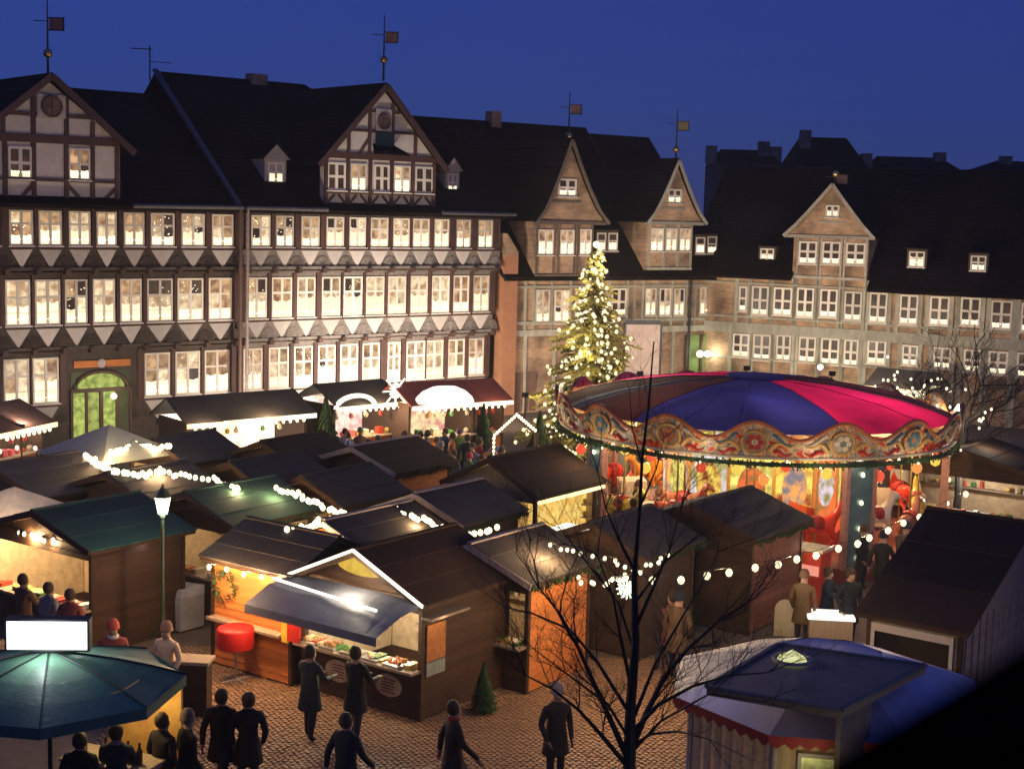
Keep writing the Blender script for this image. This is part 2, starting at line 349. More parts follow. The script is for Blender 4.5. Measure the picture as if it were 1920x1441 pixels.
# --- left half-timbered house
A = thing('half_timbered_house', 'dark half-timbered house at the far left with round gable window and green-lit arched door', 'house', (LF.O.x, LF.O.y, 0), LF.a)
au = [(-48, -2), (17, 61), (72, 115), (128, 169), (180, 218), (231, 270), (282, 326), (339, 383), (396, 437)]
am = [(-48, -3), (9, 56), (65, 112), (121, 163), (173, 215), (224, 265), (275, 323), (332, 380), (390, 434)]
al = [(-50, -4), (6, 54), (61, 109), (270, 318), (328, 374), (383, 429)]
xa = -12.6; xb = LF.x(446, 430)
wall_body(A, xa, xb, 7.0, 9.42, YU, 9, TIMBER); wall_body(A, xa, xb, 4.05, 6.99, YM, 9, TIMBER); wall_body(A, xa, xb, 0, 4.04, YG, 9, TIMBER)
storey(A, au, 'u', YU, TIMBER, 0.67, 0, styles=['warm', 'mixed', 'warm', 'cream', 'cream', 'warm', 'mixed', 'mixed', 'warm'], xa=xa, xb=xb, zjet=6.98)
storey(A, am, 'm', YM, TIMBER, 0.67, 0, styles=['cream', 'cream', 'cream', 'mixed', 'cream', 'warm', 'mixed', 'mixed', 'warm'], xa=xa, xb=xb, zjet=4.03)
storey(A, al[:3], 'l', YG, TIMBER, 0.72, 0, styles=['cream', 'cream', 'cream'], xa=xa, xb=LF.x(122, 705, YG))
storey(A, al[3:], 'l', YG, TIMBER, 0.72, 0, styles=['warm', 'mixed', 'warm'], xa=LF.x(258, 705, YG), xb=xb)
for z, y in ((6.98, YU), (4.03, YM)): bars(A, 'sill_beam', [(xa, xb, z-0.06, z+0.06)], y-0.13, y, TIMBER)
# arched door
dx0, dx1 = LF.x(133, 770, YG), LF.x(243, 770, YG); dm = (dx0+dx1)/2; dw = dx1-dx0
d = MB().bx(dx0, dx1, YG-0.03, YG+0.25, 0.05, 3.05).build('door_surround', mat('olive_door_paint', (0.10, 0.11, 0.05), 0.5), A)
for i, (a, c) in enumerate([(0.02, 0.22), (0.28, 0.46), (0.54, 0.74)]):
    k = MB().bx(dx0+dw*a, dx0+dw*c, YG-0.06, YG-0.04, 0.35, 2.25).build('door_pane', P_GREEN, A)
m = MB(); 
m.slab([(dm+dw*0.40*cos(t), YG-0.06, 2.42+0.55*sin(t)) for t in [pi*i/10 for i in range(11)]], (0, 0.02, 0)); m.build('fanlight', P_GREEN, A)
m = MB(); pts = [(dm+dw*0.46*cos(pi*i/12), YG-0.1, 2.40+0.66*sin(pi*i/12)) for i in range(13)]; m.tube(pts, 0.06)
m.bx(dx0-0.05, dx1+0.05, YG-0.16, YG-0.02, 2.30, 2.42)
for a in (0.0, 0.24, 0.49, 0.76, 1.0): m.bx(dx0+dw*a-0.05, dx0+dw*a+0.05, YG-0.12, YG-0.03, 0.05, 2.30)
m.build('door_frame', POST, A)
MB().bx(dx0+0.1, dx0+dw*0.45, YG-0.10, YG-0.02, 3.22, 3.48).build('painted_board', WOODO, A)
MB().bx(dx0+dw*0.58, dx1, YG-0.10, YG-0.02, 3.22, 3.48).build('painted_board', WOODO, A)
MB().cyl((dm, YG-0.14, 3.36), (dm, YG-0.02, 3.36), 0.17, n=16).build('emblem', PINKISH, A)
tl = MB().ball((dx0+dw*0.66, YG-0.35, 2.1), 0.13, 10).build('door_lantern', TUBE, A)
lamp(tuple(LF.O+LF.t*(dx0+dw*0.66)+LF.n*(YG-0.5)+Vector((0, 0, 2.1))), 22, (0.9, 1.0, 0.5))
# gable over the left bays
ZR = 14.6
gx0, gx1 = LF.x(-118, 300), LF.x(222, 300); gm = (gx0+gx1)/2
gap = LF.z(88, 140)
gm = LF.x(88, 140); gx0 = 2*gm-gx1
ge = 11.75
YW = YU-0.12
MB().slab([(gx0, YW, 9.42), (gx1, YW, 9.42), (gx1, YW, ge), (gm, YW, gap-0.25), (gx0, YW, ge)], (0, 0.3, 0)).build('gable_wall', PLASTER, A)
P = lambda px, py: LF.at(px, py, YW)
gb = []
for py, w in ((388, 0.16), (376, 0.12), (338, 0.12), (262, 0.30)):
    z = P(110, py)[1]; gb.append((gx0, gx1, z-w/2, z+w/2))
for py, pxl, pxr in ((216, 20, 170),):
    z = P(90, py)[1]; hw = (gap-z)*(gx1-gm)/(gap-ge); gb.append((gm-hw, gm+hw, z-0.07, z+0.07))
bars(A, 'timber', gb, YW-0.06, YW, POST)
zz = [P(110, 388)[1], P(110, 338)[1], P(110, 262)[1]]
for px in (-40, 9, 63, 124, 173, 219):
    x = P(px, 330)[0]; ztop = zz[2]-0.16; bars(A, 'timber', [(x-0.08, x+0.08, zz[0], ztop)], YW-0.075, YW-0.001, POST)
for px, zt in ((5, 0), (62, 1), (124, 1), (173, 0)):
    x = P(px, 240)[0]; z1 = gap-abs(x-gm)*(gap-ge)/(gx1-gm)-0.25; bars(A, 'timber', [(x-0.08, x+0.08, zz[2]+0.16, z1)], YW-0.075, YW-0.001, POST)
for a, c in (((40, 370), (62, 345)), ((125, 345), (148, 370)), ((198, 372), (219, 352))):
    bars(A, 'brace', [(P(*a), P(*c), 0.13)], YW-0.05, YW, POST)
for a, c, t, bt in ((15, 60, 273, 335), (128, 168, 278, 337)):
    window(A, P(a, bt)[0], P(c, bt)[0], P(a, bt)[1], P(a, t)[1], YW-0.06, 'mixed' if a > 100 else 'dark', tr=0.5)
x0, z0 = P(68, 220); x1, z1 = P(121, 180); fx = (x0+x1)/2; fz = (z0+z1)/2
MB().bx(x0, x1, YW-0.11, YW-0.08, z0, z1).build('window_surround', PLASTER, A)
mm = MB().cyl((fx, YW-0.13, fz), (fx, YW-0.112, fz), (z1-z0)*0.42, n=20); o = mm.build('round_window', P_DARK, A)
m = MB(); m.tube([(fx+(z1-z0)*0.44*cos(2*pi*i/20), YW-0.14, fz+(z1-z0)*0.44*sin(2*pi*i/20)) for i in range(21)], 0.04); m.bx(fx-0.02, fx+0.02, YW-0.16, YW-0.132, fz-0.4, fz+0.4); m.bx(fx-0.4, fx+0.4, YW-0.16, YW-0.132, fz-0.02, fz+0.02); m.build('frame', POST, o)
def cross_gable(b, x0, x1, zm, xm, ze, zt, yf, yb, over=0.45, mt=None, ext=0.35):
    """two roof slopes over a gable, ridge running back into the main roof"""
    for sx, xe in ((-1, x0), (1, x1)):
        k = (zt-ze)/abs(xm-xe); xo = xe+sx*over; zo = ze-over*k
        roof_slab(b, 'gable_roof', [(xm, yf-ext, zt+0.06), (xm, yb, zt+0.06), (xo, yb, zo+0.06), (xo, yf-ext, zo+0.06)], 0.16, mt or TILE)
        MB().beam((xm, yf-ext-0.025, zt-0.07), (xo, yf-ext-0.025, zo-0.07), 0.05, 0.24, upv=(0, 0, 1)).build('verge_board', POST, b)
cross_gable(A, gx0, gx1, 0, gm, ge, gap, YW, 7.2)
# main roofs
yr = 6.8
zrA = LF.z(230, 172, yr)
roof_slab(A, 'roof', [(xa-0.1, -0.55, 9.36), (xb, -0.55, 9.36), (xb, yr, zrA), (xa-0.1, yr, zrA)], 0.16, SLATE)
roof_slab(A, 'roof', [(xa-0.1, 2*yr+0.5, 9.36), (xb, 2*yr+0.5, 9.36), (xb, yr+0.01, zrA), (xa-0.1, yr+0.01, zrA)], 0.16, SLATE)
MB().cyl((gx1+0.3, -0.62, 9.36), (xb-0.1, -0.62, 9.40), 0.09, n=10).build('gutter', ZINC, A)
MB().cyl((xb-0.16, -0.52, 0.3), (xb-0.16, -0.52, 9.4), 0.08, n=8).build('downpipe', mat('brown_downpipe', (0.16, 0.09, 0.07), 0.5), A)
# --- middle house
B = thing('half_timbered_house', 'half-timbered house behind the bright stalls with five-window gable and three floodlit window rows', 'house', (LF.O.x, LF.O.y, 0), LF.a)
bu = [(470, 506), (516, 550), (564, 598), (611, 644), (654, 685), (694, 727), (736, 767), (773, 804), (813, 841), (854, 882), (895, 923)]
bm_ = [(461, 499), (509, 546), (556, 590), (602, 637), (643, 678), (685, 719), (726, 760), (768, 800), (808, 841), (848, 878), (885, 916)]
bl = [(455, 491), (503, 540), (550, 585), (595, 627), (636, 670), (678, 710), (725, 749), (760, 795), (796, 829), (838, 869), (876, 905)]
xa = LF.x(452, 430); xb = LF.x(938, 430)
wall_body(B, xa, xb, 7.0, 9.42, YU, 9, TIMBERB); wall_body(B, xa, xb-0.15, 4.05, 6.99, YM, 9, TIMBERB); wall_body(B, xa, xb-0.3, 0, 4.04, YG, 9, TIMBERB)
storey(B, bu, 'u', YU, TIMBERB, 0.67, 0, styles=['mixed', 'mixed', 'warm', 'mixed', 'mixed', 'warm', 'mixed', 'warm', 'cream', 'warm', 'warm'], xa=xa, xb=xb, zjet=6.98)
storey(B, bm_, 'm', YM, TIMBERB, 0.67, 0, styles=['mixed', 'warm', 'cream', 'mixed', 'mixed', 'cream', 'cream', 'cream', 'cream', 'warm', 'warm'], xa=xa, xb=xb-0.15, zjet=4.03)
storey(B, bl, 'l', YG, TIMBERB, 0.72, 0, tri=False, styles=['mixed', 'warm', 'mixed', 'mixed', 'cream', 'cream', 'cream', 'cream', 'cream', 'warm', 'warm'], xa=xa, xb=xb-0.3)
for a, c in bl: tri_x0, tri_x1 = LF.x(a, 740, YG), LF.x(c, 740, YG); MB().bx(tri_x0, tri_x1, YG-0.05, YG, 1.15, 1.8).build('plaster_panel', PLASTER, B)
for z, y in ((6.98, YU), (4.03, YM)): bars(B, 'sill_beam', [(xa, xb, z-0.06, z+0.06)], y-0.13, y, TIMBERB)
# gable
P = lambda px, py: LF.at(px, py, YW)
gx0, gx1 = P(607, 340)[0], P(815, 340)[0]; gm = (gx0+gx1)/2; gt = P(717, 158)[1]; gz = P(715, 292)[1]
MB().slab([(gx0, YW, 9.42), (gx1, YW, 9.42), (gx1, YW, gz), (gm, YW, gt-0.2), (gx0, YW, gz)], (0, 0.3, 0)).build('gable_wall', PLASTER, B)
zs = [9.5, P(715, 360)[1], P(715, 300)[1], P(715, 247)[1]]
hw = lambda z: (gt-z)*(gx1-gm)/(gt-gz)
bars(B, 'timber', [(gx0, gx1, 9.42, 9.58), (gx0, gx1, zs[1]-0.13, zs[1]-0.02), (gx0-0.1, gx1+0.1, zs[2]-0.02, zs[2]+0.24), (gm-hw(zs[3]), gm+hw(zs[3]), zs[3]-0.06, zs[3]+0.06)], YW-0.07, YW, POST)
z4 = P(715, 210)[1]; bars(B, 'timber', [(gm-hw(z4), gm+hw(z4), z4-0.05, z4+0.05)], YW-0.07, YW, POST)
gw = [(612, 647), (656, 686), (700, 729), (737, 768), (777, 811)]
sty = ['dark', 'warm', 'dark', 'mixed', 'dark']
px_posts = [607, 651, 693, 733, 772.5, 814]
for i, (a, c) in enumerate(gw):
    o = window(B, P(a, 355)[0], P(c, 355)[0], zs[1], P(715, 309)[1], YW-0.06, sty[i], tr=0.5, candles=sty[i] != 'dark')
for i, px in enumerate(px_posts):
    x = P(px, 340)[0]; x = min(max(x, gx0+0.08), gx1-0.08); bars(B, 'timber', [(x-0.08, x+0.08, 9.58, zs[2]-0.02)], YW-0.085, YW-0.001, POST)
    if i < 5:
        x2 = P(px_posts[i+1], 340)[0]; q = (x2-x)*0.42
        bars(B, 'brace', [((x+0.04, 9.62), (x+q, zs[1]-0.15), 0.1), ((x2-0.04, 9.62), (x2-q, zs[1]-0.15), 0.1)], YW-0.055, YW, POST)
for px in (653, 692, 735, 778):
    x = P(px, 260)[0]; bars(B, 'timber', [(x-0.07, x+0.07, zs[2]+0.24, gt-abs(x-gm)*(gt-gz)/(gx1-gm)-0.2)], YW-0.085, YW-0.001, POST)
bars(B, 'brace', [(P(672, 290), P(690, 262), 0.12)], YW-0.055, YW, POST)
x0, z0 = P(702, 245); x1, z1 = P(732, 206); fx = (x0+x1)/2; fz = (z0+z1)/2-0.05
MB().bx(x0, x1, YW-0.12, YW-0.09, z0, z1).build('window_surround', PLASTER, B)
o = MB().cyl((fx, YW-0.14, fz), (fx, YW-0.122, fz), (z1-z0)*0.33, n=18).build('round_window', P_DARK, B)
MB().tube([(fx+(z1-z0)*0.34*cos(2*pi*i/20), YW-0.145, fz+(z1-z0)*0.34*sin(2*pi*i/20)) for i in range(21)], 0.04).build('frame', POST, o)
x0, z0 = P(702, 285); x1, z1 = P(734, 250)
MB().bx(x0, x1, YW-0.13, YW-0.09, z0, z1).build('loading_hatch', mat('dark_teal_paint', (0.03, 0.09, 0.10), 0.6), B)
MB().slab([(x0-0.5, YW-0.7, z0-0.05), (x1+0.5, YW-0.7, z0-0.05), (x1+0.1, YW, z0+0.35), (x0-0.1, YW, z0+0.35)], (0, 0, -0.06)).build('hatch_canopy', SLATE, B)
cross_gable(B, gx0, gx1, 0, gm, gz, gt, YW, 6.6)
zrB = LF.z(290, 133, yr)
xr = gm+0.4
roof_slab(B, 'roof', [(xa-0.35, -0.55, 9.38), (xb+0.35, -0.55, 9.38), (xr, yr, zrB), (xa-0.35, yr, zrB)], 0.18, SLATE)
roof_slab(B, 'roof', [(xb+0.36, -0.55, 9.38), (xb+0.36, 2*yr, 9.38), (xr+0.02, yr, zrB)], 0.18, SLATE)
roof_slab(B, 'roof', [(xa-0.35, 2*yr+0.5, 9.38), (xb+0.35, 2*yr+0.5, 9.38), (xr, yr+0.02, zrB), (xa-0.35, yr+0.02, zrB)], 0.18, SLATE)
MB().beam((xa-0.38, -0.5, 9.5), (xa-0.38, yr, zrB+0.05), 0.22, 0.12).build('verge_board', mat('dull_lead', (0.075, 0.08, 0.11), 0.5), B)
MB().cyl((xa-0.1, -0.62, 9.4), (gx0-0.1, -0.62, 9.4), 0.085, n=10).build('gutter', ZINC, B); MB().cyl((gx1+0.1, -0.62, 9.4), (xb+0.4, -0.62, 9.4), 0.085, n=10).build('gutter', ZINC, B)
MB().cyl((xa+0.02, -0.5, 0.3), (xa+0.02, -0.5, 9.4), 0.07, n=8).build('downpipe', mat('pale_downpipe', (0.30, 0.24, 0.21), 0.5), B)
x, z = LF.at(481, 150, yr); MB().bx(x-0.4, x+0.4, yr-0.3, yr+0.3, z-1.2, z+0.25).build('chimney', BRICK, B)
def dormer(b, F, pa, pc, ptop, pbot, y, rise=0.55, style='warm', mt=None, back=3.0, wall=None, cols=2, side=0.12, gab=True, over=0.14, candles=True, kb=None):
    """small roof dormer: cheeks, front with window, little roof"""
    x0, zb = F.at(pa, pbot, y); x1, zt = F.at(pc, ptop, y); wl_ = wall or PINKISH
    dr = inst('dormer', MB().bx(x0-side, x1+side, y, y+back, zb-0.12, zt+0.12).mesh('dormer', wl_), b)
    if gab:
        xm = (x0+x1)/2; zt2 = zt+0.12
        MB().slab([(x0-side-over, y-0.1, zt2), (x1+side+over, y-0.1, zt2), (xm, y-0.1, zt2+rise)], (0, 0.1, 0)).build('dormer_gable', wl_, dr)
        MB().slab([(x0-side-over, y-0.18, zt2+0.02), (xm, y-0.18, zt2+rise+0.05), (xm, y+back, zt2+rise+0.05), (x0-side-over, y+back, zt2+0.02)], (0, 0, 0.06)).build('dormer_roof', mt or SLATE, dr)
        MB().slab([(x1+side+over, y-0.18, zt2+0.02), (xm, y-0.18, zt2+rise+0.05), (xm, y+back, zt2+rise+0.05), (x1+side+over, y+back, zt2+0.02)], (0, 0, 0.06)).build('dormer_roof', mt or SLATE, dr)
    else:
        MB().slab([(x0-side-over, y-0.2, zt+0.12), (x1+side+over, y-0.2, zt+0.12), (x1+side+over, y+back, zt+0.12+rise), (x0-side-over, y+back, zt+0.12+rise)], (0, 0, 0.08)).build('dormer_roof', mt or TILE, dr)
    w = window(dr, x0, x1, zb, zt, y-0.04, style, tr=0.45, cols=cols, candles=candles)
    return dr
dormer(B, LF, 501, 532, 305, 346, 0.9, 0.6, 'cream'); dormer(B, LF, 838, 858, 326, 362, 0.9, 0.6, 'warm')
# white flashing of the two small dormers stands out
def vane(px, pbase, ptop, y, label, pflag, pball, fl=REDFLAG, F=None):
    base = DY(px, pbase, y); top = DY(px, ptop, y); h = top.z-base.z; s = y/FPX
    o = thing('weather_vane', label, 'weather vane', base)
    MB().cyl((0, 0, 0), (0, 0, h), 0.05, 0.02, 8).build('pole', METAL, o)
    zb = DY(px, pball, y).z-base.z; MB().ball((0, 0, zb), 0.17, 12).build('ball', GOLD, o, smooth=True)
    zf = DY(px, pflag, y).z-base.z
    m = MB().bx(0.06, 0.56, -0.012, 0.012, zf-0.2, zf+0.2); m.build('flag', fl, o)
    m = MB(); m.bx(0.0, 0.61, -0.02, 0.02, zf+0.2, zf+0.24); m.bx(0.0, 0.61, -0.02, 0.02, zf-0.24, zf-0.2); m.bx(0.56, 0.61, -0.02, 0.02, zf-0.2, zf+0.2); m.beam((-0.5, 0, zf+0.1), (0, 0, zf+0.1), 0.03); m.build('flag_frame', METAL, o)
    return o
vane(90, 140, 0, 53.2, 'tall weather vane with framed flag on the leftmost gable tip', 45, 100)
vane(719, 152, 28, 62.9, 'weather vane with framed flag on the five-window gable tip', 70, 112)
# --- brick house behind the Christmas tree
D0 = Vector((9.9, 74.7)); C0 = Vector((-0.35, 67.6))
CF = Face(C0, atan2(D0.y-C0.y, D0.x-C0.x)); cl = (D0-C0).length
RF = Face((D0.x, D0.y), math.atan(-0.5016))
CH = thing('brick_house', 'brick and timber house behind the Christmas tree with two pointed red gables', 'house', (CF.O.x, CF.O.y, 0), CF.a)
ce = CF.z(1180, 517)
wall_body(CH, 0.1, cl, 0, ce, 0, 8, BRICK)
wall_body(CH, -0.45, 0.35, 0, ce+1.0, -0.35, 0.3, mat('orange_lit_brick', (0.40, 0.19, 0.10), 0.9, (0.30, 0.13, 0.07), 2), 'brick_pier')  # orange light is put into the pier's brick colour
MB().slab([(-0.45, -0.35, ce+1.0), (0.35, -0.35, ce+1.0), (0.35, -0.35, ce+1.15), (-0.3, -0.35, ce+2.0), (-0.45, -0.35, ce+2.0)], (0, 0.6, 0)).build('pier_top', BRICK, CH)
def P(px, py): return CF.at(px, py, -0.05)
cw = [(1003, 1030, 543, 606, 'mixed'), (1038, 1066, 543, 606, 'mixed'), (1078, 1104, 542, 600, 'warm'), (1145, 1173, 541, 592, 'dark'), (1208, 1229, 540, 592, 'cream'), (1235, 1256, 540, 592, 'mixed'), (1262, 1282, 540, 592, 'mixed'), (1311, 1330, 538, 590, 'warm'), (1333, 1351, 538, 590, 'mixed'), (1354, 1372, 538, 590, 'cream')]
for a, c, t, bt, st in cw: window(CH, P(a, bt)[0], P(c, bt)[0], P(a, bt)[1], P(a, t)[1], -0.09, st, tr=0.5, candles=True)
zr = [(P(1200, 536)[1], 0.12), (P(1200, 600)[1], 0.16), (P(1200, 618)[1], 0.30), (ce-0.06, 0.12)]
bars(CH, 'timber', [(0.36, cl, z-h/2, z+h/2) for z, h in zr], -0.10, 0, TIMBERG)
for px in (965, 985, 1001, 1034, 1069, 1110, 1142, 1176, 1190, 1205, 1232, 1259, 1286, 1303, 1331.6, 1352.6, 1372):
    x = P(px, 570)[0]; bars(CH, 'timber', [(x-0.055, x+0.055, zr[2][0]+0.15, ce-0.12)], -0.085, -0.001, TIMBERG)
for px in (985, 1040, 1110, 1142, 1190, 1232, 1262):
    x = P(px, 640)[0]; bars(CH, 'timber', [(x-0.07, x+0.07, 0, zr[2][0]-0.15)], -0.085, -0.001, TIMBERG)
MB().cyl((P(1291, 560)[0], -0.2, 0.2), (P(1291, 560)[0], -0.2, ce), 0.07, n=8).build('downpipe', METAL, CH)
# shop doors, arcade with white lights
for i, px in enumerate((952, 966, 980, 994)):
    x = P(px, 720)[0]; MB().bx(x, x+0.32, -0.06, 0, 0.1, P(970, 698)[1]).build('shop_door', mat('red_brown_door', (0.22, 0.12, 0.09), 0.5), CH)
x0, z1 = P(1283, 628); x1, _ = P(1368, 628); z0 = P(1283, 712)[1]
MB().bx(x0, x1, -0.12, -0.08, z0-1.0, z1).build('arcade_wall', mat('green_wall_paint', (0.16, 0.22, 0.07), 0.7), CH)
for i in range(4):
    xx = x0+(x1-x0)*(0.02+i*0.32); MB().bx(xx-0.07, xx+0.07, -0.25, -0.12, 0, z1).build('arcade_post', POST, CH)
for px in (1304, 1318, 1331):
    x, z = P(px, 662); MB().ball((x, -0.4, z), 0.2, 10).build('arcade_lamp', TUBE, CH)
    lamp(tuple(CF.O+CF.t*x+CF.n*(-0.75)+Vector((0, 0, z))), 30, (0.95, 1, 0.7))
yrc = 6.5; rza = CF.z(950, 229, yrc); rzb = CF.z(1220, 258, yrc); xs = CF.x(1098, 238, yrc)
for (x0, x1, z) in ((-3.5, xs, rza), (xs, cl+1.2, rzb)):
    roof_slab(CH, 'roof', [(max(x0, -0.46), -0.5, ce-0.04), (x1, -0.5, ce-0.04), (x1, yrc, z), (x0, yrc, z)], 0.16, TILE)
    roof_slab(CH, 'roof', [(x0, 2*yrc+0.5, ce-0.04), (x1, 2*yrc+0.5, ce-0.04), (x1, yrc+.02, z), (x0, yrc+.02, z)], 0.16, TILE)
MB().slab([(xs, -0.4, ce), (xs, yrc, rza), (xs, yrc, ce)], (0.02, 0, 0)).build('party_wall', BRICK, CH)
x, z = CF.at(925, 222, yrc); MB().bx(x-0.3, x+0.3, yrc-0.3, yrc+0.3, z-0.9, z+0.35).build('chimney', BRICK, CH)
def pointed_gable(b, F, y, body, base_py, apex, win, wins, mt=BRICK, flare=0.0, yb=5.0, roofm=TILE, tim=TIMBERG, bodyz=None, sty='dark', styles=None):
    """gabled bay: body walls, triangular brick gable with verge boards, windows in a row and one under the tip"""
    bx0, bx1 = F.x(body[0], base_py, y), F.x(body[1], base_py, y); zb = F.z((body[0]+body[1])/2, base_py, y); xm, zt = F.at(apex[0], apex[1], y)
    zlow = F.z((body[0]+body[1])/2, bodyz, y)
    MB().bx(bx0, bx1, y, yb, zlow, zb).build('bay', mt, b)
    e0 = F.x(body[2], base_py, y); e1 = F.x(body[3], base_py, y)
    # slightly bell-cast slopes
    L = [(e0+(xm-e0)*t, zb+(zt-zb)*(t**(1+flare))) for t in (0, .25, .5, .75, 1)]; R_ = [(e1+(xm-e1)*t, zb+(zt-zb)*(t**(1+flare))) for t in (1, .75, .5, .25, 0)]
    MB().slab([(p, y-0.02, q) for p, q in L+R_[1:]], (0, 0.25, 0)).build('gable_wall', mt, b)
    for S in (L, R_):
        for k in range(4):
            (xa_, za_), (xb_, zb_) = S[k], S[k+1]
            roof_slab(b, 'gable_roof', [(xa_, y-0.3, za_+0.10), (xb_, y-0.3, zb_+0.10), (xb_, yb, zb_+0.10), (xa_, yb, za_+0.10)], 0.1, roofm)
            MB().beam((xa_, y-0.33, za_-0.02), (xb_, y-0.33, zb_-0.02), 0.05, 0.16, upv=(0, 0, 1)).build('verge_board', tim, b)
    bars(b, 'timber', [(e0, e1, zb-0.09, zb+0.07), (bx0, bx1, zlow, zlow+0.14)], y-0.10, y-0.021, tim)
    for i, (a, c, t, bt) in enumerate(wins):
        window(b, F.x(a, bt, y), F.x(c, bt, y), F.z(a, bt, y), F.z(a, t, y), y-0.06, (styles or [sty]*9)[i], tr=0.45)
        for pxx in (a, c):
            x = F.x(pxx, bt, y); q = -0.1 if pxx == a else 0.1; bars(b, 'timber', [(min(x, x+q), max(x, x+q), zlow+0.14, zb-0.09)], y-0.07, y-0.001, tim)
    a, c, t, bt = win; window(b, F.x(a, bt, y), F.x(c, bt, y), F.z(a, bt, y), F.z(a, t, y), y-0.08, 'dark', tr=0.5)
    z = F.z(a, bt+6, y); hwz = lambda zz: None
    bars(b, 'timber', [(F.x(a, bt, y)-0.3, F.x(c, bt, y)+0.3, z-0.14, z-0.04)], y-0.06, y-0.021, tim)
pointed_gable(CH, CF, -0.35, (1003, 1110, 1000, 1135), 417, (1066, 262), (1045, 1079, 334, 368), [(1007, 1036, 430, 478), (1048, 1075, 430, 478), (1085, 1107, 430, 478)], flare=0.35, bodyz=520, styles=['warm', 'warm', 'warm'], tim=mat('brown_grey_timber', (0.16, 0.12, 0.09), 0.8))
pointed_gable(CH, CF, -0.35, (1214, 1298, 1207, 1318), 418, (1266, 300), (1250, 1276, 353, 381), [(1218, 1242, 427, 471), (1246, 1268, 427, 471), (1272, 1293, 427, 471)], flare=0.3, bodyz=506, styles=['cream', 'cream', 'warm'], tim=TIMBERG)
dormer(CH, CF, 1118, 1136, 436, 470, 0.3, 0.5, 'cream', TILE, 4, TIMBER, 1, 0.06, False); dormer(CH, CF, 1139, 1158, 436, 470, 0.3, 0.5, 'cream', TILE, 4, TIMBER, 1, 0.06, False)
dormer(CH, CF, 1303, 1322, 444, 475, 0.3, 0.5, 'cream', TILE, 4, TIMBER, 1, 0.06, False); dormer(CH, CF, 1325, 1344, 444, 475, 0.3, 0.5, 'cream', TILE, 4, TIMBER, 1, 0.06, False)
vane(1066, 262, 172, 71.5, 'weather vane with red flag on the steep gable above the Christmas tree', 205, 254)
vane(1267, 300, 205, 73.5, 'weather vane with yellowish flag on the narrow gable above the arcade', 236, 280, mat('ochre_vane', (0.16, 0.13, 0.06), 0.6))
# --- long brick house on the right
DH = thing('brick_house', 'long floodlit brick and timber house on the right with white cross-bar windows', 'house', (RF.O.x, RF.O.y, 0), RF.a)
e1z = RF.z(1420, 516); xg0 = RF.x(1490, 500); xg1 = RF.x(1632, 500); e2z = RF.z(1780, 547); xend = RF.x(2080, 560)
wall_body(DH, 0.0, xg1, 0, e1z, 0, 8, BRICK); wall_body(DH, xg1+0.001, xend, 0, e2z, 0, 8, BRICK)
def P(px, py): return RF.at(px, py, -0.05)
dw1 = [(1384, 1400, 536, 583), (1408, 1440, 536, 590), (1449, 1484, 538, 590), (1492, 1525, 539, 594), (1536, 1569, 542, 594), (1581, 1615, 546, 600), (1628, 1662, 548, 604), (1685, 1720, 551, 607), (1742, 1778, 554, 609), (1799, 1837, 556, 610), (1856, 1896, 562, 616), (1912, 1950, 566, 621), (1970, 2010, 570, 626)]
dw2 = [(1373, 1404, 624, 668), (1411, 1444, 626, 674), (1454, 1482, 626, 675), (1496, 1529, 630, 678), (1538, 1572, 633, 682), (1581, 1608, 636, 685), (1625, 1660, 637, 681), (1690, 1720, 646, 684), (1748, 1782, 650, 690), (1805, 1838, 654, 696), (1852, 1888, 657, 701), (1905, 1940, 660, 706)]
for L_ in (dw1, dw2):
    for i, (a, c, t, bt) in enumerate(L_):
        x0 = max(P(a, bt)[0], 0.12); window(DH, x0, max(P(c, bt)[0], x0+0.4), P(a, bt)[1], P(a, t)[1], -0.09, 'dark', tr=0.48, candles=True, cols=2 if c-a > 20 else 1, arch='row')
zt1 = P(1650, 548)[1]; 
rails = [P(1650, 608)[1]-0.02, P(1650, 626)[1]+0.05, P(1650, 632)[1], P(1640, 688)[1], P(1650, 544)[1]]
bars(DH, 'timber', [(0, xend, rails[0]-0.05, rails[0]+0.05), (0, xend, rails[2]-0.22, rails[1]+0.10), (0, xend, rails[3]-0.06, rails[3]+0.05), (0, xend, rails[4]-0.02, rails[4]+0.08)], -0.10, 0, TIMBERG)
for (a, c, t, bt) in dw1:
    for px in (a-4.4, c+4.4):
        x = P(px, bt)[0]; 
        if x > 0.08: bars(DH, 'timber', [(x-0.10, x+0.10, rails[1]+0.04, e2z if px > 1640 else e1z)], -0.085, -0.001, TIMBERG)
for (a, c, t, bt) in dw2:
    for px in (a-4.4, c+4.4):
        x = P(px, bt)[0]
        if x > 0.08: bars(DH, 'timber', [(x-0.10, x+0.10, 0.0, rails[2]-0.12)], -0.085, -0.001, TIMBERG)
for px in (1645, 1692):
    x = P(px, 660)[0]; 
bars(DH, 'timber', [(0, xg0, e1z-0.2, e1z-0.04)], -0.12, 0, mat('pale_eaves_board', (0.5, 0.44, 0.34), 0.7)); bars(DH, 'timber', [(xg1+0.2, xend, e2z-0.14, e2z-0.02)], -0.12, 0, mat('pale_eaves_board', (0.5, 0.44, 0.34), 0.7))
yrd = 6.0; rz_ = RF.z(1640, 316, yrd)
roof_slab(DH, 'roof', [(-1.2, -0.5, e1z-0.02), (xg0, -0.5, e1z-0.02), (xg0, yrd, rz_), (-1.2, yrd, rz_)], 0.16, TILE)
roof_slab(DH, 'roof', [(xg0+.01, -0.1, e1z+0.3), (xg1, -0.1, e1z+0.3), (xg1, yrd, rz_), (xg0+.01, yrd, rz_)], 0.16, TILE)
